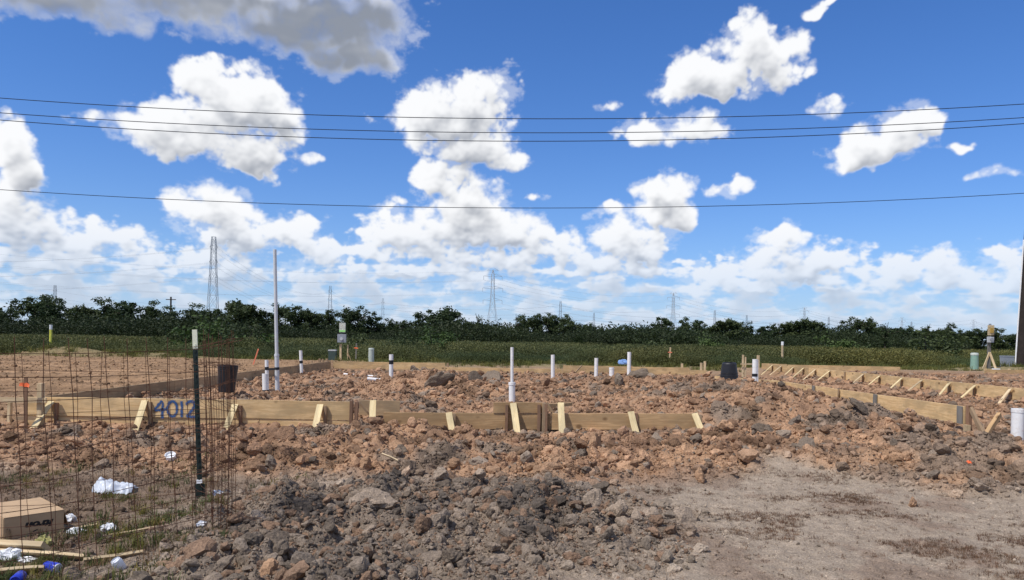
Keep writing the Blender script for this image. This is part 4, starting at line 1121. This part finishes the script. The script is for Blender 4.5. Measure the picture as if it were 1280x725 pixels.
# ------------------------------------------------------------------ transmission towers
def tower_parts(kind):
    """unit towers 45 m tall; returns part name, mesh"""
    out = []; H = 45.0; w = .16
    if kind == 'wide':
        levels = [(0, 4.4), (8, 3.4), (15, 2.5), (21, 1.75), (26, 1.2), (31, 1.05), (36, .95), (41, .85), (45, .25)]
        arms = [(25.5, 6.2), (33, 6.6), (40.5, 6.0), (44.2, 3.6)]
    else:
        levels = [(0, 2.6), (7, 2.3), (13, 2.0), (19, 1.75), (25, 1.5), (31, 1.25), (36, 1.1), (41, .95), (45, .75)]
        arms = [(27, 1.9), (33.5, 1.8), (40, 1.7)]
    def corner(l, i): z, h = l; return Vector((h * (1, 1, -1, -1)[i], h * (1, -1, -1, 1)[i], z))
    for i in range(4):
        mb = MB()
        for a, b in zip(levels[:-1], levels[1:]): mb.bar(corner(a, i), corner(b, i), w, w)
        out.append(('leg', mb))
    for i in range(4):
        mb = MB(); j = (i + 1) % 4
        for a, b in zip(levels[:-1], levels[1:]):
            mb.bar(corner(a, i), corner(b, j), w * .55); mb.bar(corner(a, j), corner(b, i), w * .55); mb.bar(corner(b, i), corner(b, j), w * .5)
        out.append(('lattice', mb))
    for z, r in arms:
        mb = MB()
        for sg in (-1, 1):
            for yv in (-.8, .8):
                mb.bar((sg * .9, yv, z), (sg * r, 0, z + .3), w * .7); mb.bar((sg * .9, yv, z + 1.6), (sg * r, 0, z + .3), w * .6)
            if kind == 'wide' and z < 44: mb.bar((sg * r * .98, 0, z + .2), (sg * r * .98, 0, z - 2.0), .2)
        out.append(('crossarm', mb))
    return [(n, mb.mesh(n)) for n, mb in out]
TP = {'wide': tower_parts('wide'), 'narrow': tower_parts('narrow')}
for kk, mm in (('wide', M_STEEL), ('narrow', M_DSTEEL)):
    for n, me in TP[kk]: me.materials.append(mm)
TW = [('wide', 615, 337, 'wide armed pylon, tallest of the ones with spread arms'), ('wide', 841, 366, 'wide armed pylon right of the tall white pipe, second in its line'),
      ('wide', 1005, 384.5, 'wide armed pylon above the right hand trees, third in its line'), ('wide', 1127, 397, 'small wide armed pylon, fourth in its line'), ('wide', 1216.5, 399.5, 'small wide armed pylon just left of the propped power post'),
      ('narrow', 265.5, 296, 'tall narrow lattice tower left of the tall conduit'), ('narrow', 68, 356.5, 'narrow lattice tower at the far left above the trees'),
      ('narrow', 412, 357.5, 'narrow lattice tower right of the tall conduit'), ('narrow', 478, 373, 'faint narrow lattice tower left of the wide armed pylon'),
      ('narrow', 700, 376.5, 'faint narrow lattice tower between the two largest wide armed pylons'), ('narrow', 742, 391, 'short faint lattice tower in the gap of the trees'),
      ('narrow', 893, 388, 'narrow lattice tower above the trees right of centre'), ('narrow', 933, 394, 'very faint lattice tower left of the white capped marker'),
      ('narrow', 1035.5, 396, 'narrow lattice tower between two wide armed pylons on the right'), ('narrow', 1139, 402, 'tiny lattice tower right of the fourth wide armed pylon')]
tpos = {}
for kind, px, py, lab_ in TW:
    hy = HY + (px - HX) * math.tan(ROLL); dpx = hy - py
    Y = (45 - EYE) * FPX / dpx; p = at(px, hy, Y)
    t = empty('transmission_tower', (p.x, Y, 0), lab_, 'pylon', 'transmission towers')
    t.rotation_euler = (0, 0, R(12) if kind == 'wide' else R(8))
    for n, me in TP[kind]:
        o = bpy.data.objects.new(n, me); COL.objects.link(o); o.parent = t
    tpos[px] = Vector((p.x, Y, 0))
def spans(label, chain, offs, cat='conductor'):
    mb = MB(); n_ = 0
    for a, b in zip(chain[:-1], chain[1:]):
        for (ox, oz) in offs:
            P = []
            for q in np.linspace(0, 1, 15):
                p = a.lerp(b, q); sag = 9.0 * min(1, (b - a).length / 300) * 4 * q * (1 - q)
                P.append((p.x + ox, p.y, p.z + oz - sag))
            rr = max(.03, min(.11, .00007 * (a.y + b.y) / 2))
            mb.tube(P, rr, 4, False)
    o = mb.build('power_line', M_COND); return tag(o, label, cat, 'transmission lines')
W6 = [(-6, 23.5), (6, 23.5), (-6.4, 31), (6.4, 31), (-5.8, 38.5), (5.8, 38.5), (-3.6, 44)]
N6 = [(-1.8, 27), (-1.8, 33.5), (-1.8, 40), (1.8, 27), (1.8, 33.5), (1.8, 40)]
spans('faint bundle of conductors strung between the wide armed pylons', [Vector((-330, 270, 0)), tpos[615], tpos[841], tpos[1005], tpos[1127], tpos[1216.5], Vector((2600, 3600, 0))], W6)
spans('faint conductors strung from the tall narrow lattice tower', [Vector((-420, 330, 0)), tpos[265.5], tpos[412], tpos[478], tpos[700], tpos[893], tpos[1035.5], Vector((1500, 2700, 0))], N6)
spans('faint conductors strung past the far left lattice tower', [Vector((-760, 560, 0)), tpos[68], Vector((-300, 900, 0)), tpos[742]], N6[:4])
# lone wooden pole above the trees
p = at(213, 418, 135); t = empty('wooden_pole', (p.x, 135, 0), 'thin wooden pole poking above the left trees', 'pole')
mb = MB(); hp = at(213, 371, 135).z; mb.tube([(0, 0, 0), (0, 0, hp)], .16, 8); mb.build('shaft', M_BARK, t)
mb = MB(); mb.bar((-.9, 0, hp - .5), (.9, 0, hp - .5), .14); mb.build('crossarm', M_BARK, t)

# ------------------------------------------------------------------ trees
def leaf_cloud(r, centres, rad, per, size, squash=.8):
    """leaf sized quads spread through clumps"""
    n = len(centres) * per
    c = np.repeat(np.array(centres), per, 0); rr = np.repeat(np.array(rad), per)
    d = r.normal(size=(n, 3)); d /= np.linalg.norm(d, axis=1)[:, None]
    q = r.uniform(size=n) ** 0.45
    p = c + d * (rr * q)[:, None] * np.array([1, 1, squash]) + r.normal(size=(n, 3)) * (rr * .28)[:, None]
    nrm = d + r.normal(size=(n, 3)) * .8 + np.array([0, 0, .3]); nrm /= np.linalg.norm(nrm, axis=1)[:, None]
    t = np.cross(nrm, r.normal(size=(n, 3))); t /= np.linalg.norm(t, axis=1)[:, None]; b = np.cross(nrm, t)
    s = (size * r.uniform(.6, 1.3, n))[:, None]
    V = np.stack([p - t * s, p + b * s * .55, p + t * s, p - b * s * .55], 1).reshape(-1, 3)
    return V, np.arange(len(V)).reshape(-1, 4)

def tree_protos(k, H, spread_, style):
    r = np.random.default_rng(900 + k)
    cen, rad = [], []; tb = MB()
    top = H * (.80 if style != 'bare' else .95)
    tb.tube([(0, 0, -.3), (r.normal() * .15, r.normal() * .15, H * .3), (r.normal() * .3, r.normal() * .3, H * .62), (r.normal() * .4, r.normal() * .4, top)], [H * .028, H * .024, H * .015, H * .005], 8)
    nl = 24 if style == 'round' else 26
    for i in range(nl):
        a = r.uniform(0, 6.28); f0 = r.uniform(.06, .72); z0 = H * f0
        if style == 'round': ln = spread_ * math.sqrt(max(0.05, 1 - ((f0 - .42) / .55) ** 2)) * r.uniform(.55, 1.05)
        elif style == 'cone': ln = spread_ * (1.0 - f0) * 1.25 * r.uniform(.6, 1.1)
        else: ln = spread_ * r.uniform(.3, .9)
        e = Vector((math.cos(a) * ln, math.sin(a) * ln, z0 + ln * r.uniform(.15, .8)))
        e.z = min(e.z, H * .93)
        m_ = Vector((0, 0, z0)).lerp(e, .5) + Vector((r.normal() * .15, r.normal() * .15, .12 * ln))
        tb.tube([(0, 0, z0), m_, e], [H * .012, H * .007, H * .003], 5)
        for q in (.45, .75, 1.0):
            if style == 'bare' and r.uniform() < .45: continue
            c = Vector((0, 0, z0)).lerp(e, q) + Vector(r.normal(size=3) * .35)
            cen.append(c[:]); rad.append(H * r.uniform(.055, .12) * (1 if style != 'bare' else .45))
    for i in range(6 if style != 'bare' else 2):
        cen.append((r.normal() * spread_ * .3, r.normal() * spread_ * .3, H * r.uniform(.74, .95))); rad.append(H * r.uniform(.05, .09))
    if style != 'bare':
        for i in range(12):                                   # skirts and low growth
            a = r.uniform(0, 6.28); cen.append((math.cos(a) * spread_ * r.uniform(.3, 1), math.sin(a) * spread_ * r.uniform(.3, 1), H * r.uniform(.08, .3))); rad.append(H * r.uniform(.08, .13))
    V, F = leaf_cloud(r, cen, rad, 78 if style != 'bare' else 30, .19)
    return tb.mesh('trunk'), mesh_np('crown', V, F)

PR = []
for k, (H, sp_, stl) in enumerate([(8, 3.0, 'round'), (7.2, 3.4, 'round'), (8.4, 2.5, 'cone'), (7.4, 2.8, 'round'), (6.4, 3.2, 'round'), (8, 2.4, 'cone'), (6.8, 2.6, 'round'), (7.5, 1.5, 'bare')]):
    tm_, cm_ = tree_protos(k, H, sp_, stl); tm_.materials.append(M_BARK); cm_.materials.append(M_LEAF if k % 2 == 0 else M_LEAF2); PR.append((H, tm_, cm_))

def tree(px, py_top, Y, k, label, group='trees of the far tree line', wide=1.0):
    H, tm_, cm_ = PR[k]; hy = HY + (px - HX) * math.tan(ROLL); p = at(px, hy, Y)
    h = at(px, py_top, Y).z; s = h / H / .96
    t = empty('tree', (p.x, Y, 0), label, 'tree', group); t.scale = (s * wide, s * wide, s); t.rotation_euler = (0, 0, random.uniform(0, 6.28))
    for n, me in (('trunk', tm_), ('crown', cm_)):
        o = bpy.data.objects.new(n, me); COL.objects.link(o); o.parent = t
    return t
# top of the tree line read along the photograph : pixel x, pixel y
TL = [(-70,378),(-40,380),(-12,384),(14,386),(40,371),(62,372),(84,386),(105,380),(130,375),(150,386),(166,378),(190,375),(214,384),(240,381),(258,388),(276,386),(297,374),(318,390),(340,390),(366,383),(388,386),(408,387),
      (430,398),(447,390),(468,400),(488,401),(506,402),(528,402),(548,389),(566,398),(588,404),(610,405),(628,410),(652,396),(674,396),(690,397),(706,404),(728,407),(748,409),(768,414),(790,413),(808,410),
      (830,399),(852,401),(872,402),(892,409),(912,400),(932,404),(952,410),(972,409),(992,404),(1012,399),(1032,412),(1052,414),(1072,402),(1090,404),(1110,412),(1130,411),(1150,414),(1170,413),(1190,408),(1210,414),(1228,415),(1250,414),(1272,418),(1300,414),(1330,412),(1360,410)]
SPECIAL = {40: 'large rounded dark tree near the left edge of the tree line', 297: 'tall loose tree behind the tall conduit', 548: 'pointed tree standing above the line left of the tallest wide armed pylon', 652: 'rounded tree with an open gap in its crown, right of the wide armed pylon',
           912: 'uneven dark tree above the upturned bucket', 1012: 'tall bushy tree in front of the third wide armed pylon', 1072: 'big dome shaped tree at the right of the tree line'}
MARKS = [(-75, 'the left edge of the picture'), (63, 'the yellow marker post'), (213, 'the thin wooden pole'), (265, 'the tall narrow lattice tower'), (345, 'the tall conduit'), (427, 'the grey meter box'), (489, 'the pipe with a lying branch'),
         (540, 'the slim half bare tree'), (615, 'the tallest wide armed pylon'), (691, 'the slim white pipe'), (745, 'the pipe beside the low stub'), (786, 'the blue film'), (841, 'the second wide armed pylon'), (893, 'the tower right of centre'),
         (944, 'the upturned bucket'), (1005, 'the third wide armed pylon'), (1036, 'the tower between right hand pylons'), (1127, 'the fourth wide armed pylon'), (1237, 'the propped power post'), (1281, 'the dark utility pole')]
ORD = ['first', 'second', 'third', 'fourth', 'fifth', 'sixth', 'seventh', 'eighth', 'ninth', 'tenth']
def tree_label(px):
    mk = max((m for m in MARKS if m[0] <= px), key=lambda m: m[0])
    same = [q for q, _ in TL if mk[0] <= q <= px and q not in SPECIAL and max((m for m in MARKS if m[0] <= q), key=lambda m: m[0]) == mk]
    return f'{ORD[len(same) - 1]} dark tree right of {mk[1]} in the tree line'
for i, (px, py) in enumerate(TL):
    Y = 122 + 60 * max(0, px) / 1280 + random.uniform(-6, 8)
    k = random.choice([0, 1, 2, 3, 4, 5, 6])
    if px in (1072, 674, 40): k = 1
    tree(px + random.uniform(-3, 3), py + random.uniform(-1, 1.5) - (2.0 if px > 430 else 0), Y, k, SPECIAL.get(px) or tree_label(px), wide=random.uniform(1.05, 1.45))
for (px, py, lab_) in ((597, 391, 'thin half bare tree standing left of the tallest wide armed pylon'), (647, 392, 'sparse topped tree beside the rounded tree with a gap'), (1107, 402, 'bare dead snag right of the dome shaped tree'), (1160, 404, 'second bare snag, farther right above the trees'), (526, 377 + 14, 'slim half bare tree in the middle of the tree line'), (825, 397, 'twiggy half bare tree left of the second wide armed pylon')):
    tree(px, py, 150, 7, lab_)
tree(724, 419, 98, 6, 'small bright green shrubby tree in front of the tree line', None, 1.0).children[1].data = (lambda m: (m.materials.clear(), m.materials.append(M_SHRUB), m)[2])(PR[6][2].copy())

# ------------------------------------------------------------------ meadow weeds, undergrowth, grass
def weed_mesh(name, seed, n, h, w, leaf, m):
    r = np.random.default_rng(seed); k = 8
    st_ = r.normal(size=(n // k, 2)) * w * .38; hh_ = h * r.uniform(.45, 1.0, n // k)
    base = np.repeat(st_, k, 0); hs = np.repeat(hh_, k); u = r.uniform(.05, 1, len(base))
    p = np.concatenate([base * (1 + .35 * u[:, None]) + r.normal(size=(len(base), 2)) * .07, (hs * u)[:, None]], 1)
    d = r.normal(size=(len(p), 3)); d[:, 2] = np.abs(d[:, 2]) * 1.2 + .2; d /= np.linalg.norm(d, axis=1)[:, None]
    sd = np.cross(d, r.normal(size=d.shape)); sd /= np.linalg.norm(sd, axis=1)[:, None]
    s = (leaf * r.uniform(.5, 1.3, len(p)))[:, None]
    V = np.stack([p, p + d * s * .5 + sd * s * .22, p + d * s, p + d * s * .5 - sd * s * .22], 1).reshape(-1, 3)
    me = mesh_np(name, V, np.arange(len(V)).reshape(-1, 4)); me.materials.append(m); return me
WC = proto_col('weed_clumps', [weed_mesh('weed_clump', 300 + i, 1500, (.95, 1.05, .8, 1.0, .75)[i], (.9, 1.1, .8, 1.0, 1.2)[i], (.075, .09, .07, .10, .075)[i], M_WEEDM) for i in range(5)])
n = 15000
yv = 45.5 + (112 - 45.5) * rng.uniform(size=n) ** 1.7; xv = rng.uniform(-.78, .78, n) * yv
zmask = zones(xv, yv)[0] > .5
xv, yv = xv[zmask], yv[zmask]
big = fbm(xv * .07, yv * .05, 3, 701); sm = fbm(xv * .25, yv * .2, 2, 711)
hs = np.clip(.86 + .55 * big + .42 * sm, .3, 1.7) * rng.uniform(.8, 1.15, len(xv))
hs *= np.where(yv < 49, .75, 1.0)
hs *= np.interp(xv / yv, [-.7, -.45, -.2, .1, .4, .7], [1.05, 1.12, 1.05, 1.0, .92, .78])
hs = np.minimum(hs, 1.28 * rng.uniform(.85, 1.0, len(hs)))
tn2 = np.stack([.9 + .5 * sm + .25 * big, .95 + .3 * sm + .1 * big, .9 + .2 * sm], 1) * rng.uniform(.85, 1.15, (len(xv), 1))
right = st(.25, .6, xv / yv)[:, None]; tn2 = tn2 * (1 - right) + tn2 * np.array([1.35, 1.25, 1.1]) * right
scatter('meadow_weeds', np.stack([xv, yv, np.full(len(xv), .03)], 1), np.stack([np.zeros(len(xv)), np.zeros(len(xv)), rng.uniform(0, 6.28, len(xv))], 1),
        np.stack([hs * rng.uniform(1, 1.5, len(xv)), hs * rng.uniform(1, 1.5, len(xv)), hs], 1), rng.integers(0, 5, len(xv)), np.clip(tn2, .2, 2), WC, 'dense green weeds and brush filling the meadow')
# bushes standing out of the weeds
r_ = np.random.default_rng(77); SH = []
for q in range(3):
    cen = [(r_.normal() * .55, r_.normal() * .55, abs(r_.normal()) * .45 + .35) for _ in range(26)]
    V, F = leaf_cloud(r_, cen, [r_.uniform(.22, .42) for _ in cen], 70, .075); V[:, 2] = np.maximum(V[:, 2], 0.02)
    fo = mesh_np('foliage', V, F); fo.materials.append(M_SHRUB if q == 0 else M_LEAF2)
    tb = MB()
    for c in cen[:9]: tb.tube([(c[0] * .15, c[1] * .15, -.1), (c[0] * .6, c[1] * .6, c[2] * .5), c], [.03, .02, .008], 5)
    sm_ = tb.mesh('stems'); sm_.materials.append(M_BARK); SH.append((fo, sm_))
for q, (px, py, Y, sc_, lab_) in enumerate([(258, 409, 50, 1.5, 'dark bush behind the T-post tip'), (292, 414, 51, 1.3, 'bush just left of the tall conduit'), (232, 416, 52, 1.2, 'bush left of the T-post tip'), (545, 419, 54, 1.5, 'broad bush left of the stepped pipe'),
        (500, 424, 52, 1.2, 'bush above the pipe with a lying branch'), (450, 422, 50, 1.1, 'bush right of the grey meter box'), (1042, 428, 60, 1.6, 'dark bush in the right meadow'), (1160, 424, 62, 1.5, 'pale bush between the right hand pylons'), (818, 428, 55, 1.3, 'bush beyond the blue film'), (885, 428, 56, 1.2, 'bush above the upturned bucket')]):
    p = at(px, py, Y); hgt = p.z / 1.35
    t = empty('bush', (p.x, Y, 0), lab_, 'bush', 'bushes in the meadow'); t.scale = (hgt * sc_, hgt * sc_, hgt); t.rotation_euler = (0, 0, q * 1.7)
    for nm, me in zip(('foliage', 'stems'), SH[q % 3]):
        o = bpy.data.objects.new(nm, me); COL.objects.link(o); o.parent = t
# undergrowth at the foot of the trees
n = 3600; yv = rng.uniform(112, 150, n); xv = rng.uniform(-.78, .8, n) * yv; yv = yv + 45 * (xv / yv + .7) / 1.4
hs = rng.uniform(1.7, 4.0, n) * np.clip(.92 + .75 * fbm(xv * .06, yv * .06, 2, 741), .5, 1.4)
scatter('undergrowth', np.stack([xv, yv, np.zeros(n)], 1), np.stack([np.zeros(n), np.zeros(n), rng.uniform(0, 6.28, n)], 1), np.stack([hs * 1.3, hs * 1.3, hs * .95], 1),
        rng.integers(0, 5, n), np.tile([.33, .42, .38], (n, 1)) * rng.uniform(.7, 1.2, (n, 1)), WC, 'dark undergrowth massed along the foot of the tree line')

def tuft(name, seed, n, h, spread_, wid, m):
    r = np.random.default_rng(seed); V = []
    for i in range(n):
        a = r.uniform(0, 6.28); b0 = r.normal(size=2) * spread_ * .3; l = h * r.uniform(.5, 1); out = r.uniform(.15, .9) * l
        d = np.array([math.cos(a), math.sin(a)]); sdv = np.array([-d[1], d[0], 0]) * wid
        p0 = np.array([*b0, 0]); p1 = np.array([*(b0 + d * out * .4), l * .65]); p2 = np.array([*(b0 + d * out), l * r.uniform(.7, 1)])
        V += [p0 - sdv, p0 + sdv, p1 + sdv * .8, p1 - sdv * .8, p1 - sdv * .8, p1 + sdv * .8, p2 + sdv * .15, p2 - sdv * .15]
    V = np.array(V); me = mesh_np(name, V, np.arange(len(V)).reshape(-1, 4)); me.materials.append(m); return me
GC = proto_col('grass_tufts', [tuft('grass_tuft', 400 + i, (22, 30, 14, 18)[i], (.11, .08, .14, .07)[i], (.10, .12, .06, .09)[i], .0028, M_GRASS) for i in range(4)])
DC = proto_col('dead_tufts', [tuft('dead_tuft', 450 + i, (16, 22, 10, 14)[i], (.08, .06, .10, .05)[i], (.12, .16, .08, .12)[i], .0022, M_DEAD) for i in range(4)])
def grass(name, n, xr, yr, wf, col, lo, hi, label, gc=None):
    gx_ = rng.uniform(*xr, n); gy_ = rng.uniform(*yr, n); k = rng.uniform(size=n) < wf(gx_, gy_); gx_, gy_ = gx_[k], gy_[k]
    gz = height(gx_, gy_); s = rng.uniform(lo, hi, len(gx_)); cidx = rng.integers(0, len(col), len(gx_))
    tt = np.array(col)[cidx] * rng.uniform(.7, 1.3, (len(gx_), 1))
    scatter(name, np.stack([gx_, gy_, gz], 1), np.stack([rng.normal(0, .1, len(gx_)), rng.normal(0, .1, len(gx_)), rng.uniform(0, 6.28, len(gx_))], 1), np.stack([s, s, s * rng.uniform(.7, 1.2, len(gx_))], 1), rng.integers(0, 4, len(gx_)), tt, gc or GC, label)
grass('weedy_grass', 5200, (-6.5, -1.4), (4.0, 8.4), lambda a, b: (1 - st(-2.6, -1.6, a + .3 * fbm(a * 2, b * 2, 2, 801))) * st(-.15, .35, fbm(a * 1.3, b * 1.3, 3, 811) + .25 * (1 - st(5.8, 6.6, b))) * (1 - z_grey(a, b)) * (1 - .85 * st(5.9, 6.5, b)) * (1 - .95 * (a < -3.2) * (b > 5.15) * (b < 6.6)), [(1, 1, 1), (1.2, 1.0, .8), (.8, .85, .8), (1.9, 1.3, .9)], .45, 1.05, 'patch of weedy grass at the lower left')
grass('dead_grass', 52000, (-.5, 7.5), (4.2, 9.2), lambda a, b: (.05 + .95 * st(.02, .5, fbm(a * .8, b * 1.5, 4, 821))) * (1 - z_grey(a, b)) * (1 - z_red(a, b)), [(.9, .75, .68), (.8, .62, .55), (.65, .5, .45), (1.25, 1.15, 1.05)], .12, .45, 'thin dead brown grass on the dry ground', DC)
grass('dry_stalks', 1500, (-6.5, -1.4), (4.0, 8.4), lambda a, b: (1 - st(-2.6, -1.6, a)) * (1 - z_grey(a, b)) * .7, [(1, 1, 1), (.7, .6, .55), (1.3, 1.2, 1)], .5, 1.2, 'dry brown stalks mixed into the grass at the lower left', DC)
grass('field_edge_grass', 7000, (-36, 36), (36, 50), lambda a, b: (np.abs(a) < .8 * b) * st(37, 44, b + 2.5 * fbm(a * .2, b * .2, 2, 831)) * st(-.3, .2, fbm(a * .3, b * .3, 2, 841)), [(1.0, .95, .8), (1.5, 1.2, .9)], 1.8, 4.2, 'short grass strip along the edge of the meadow')
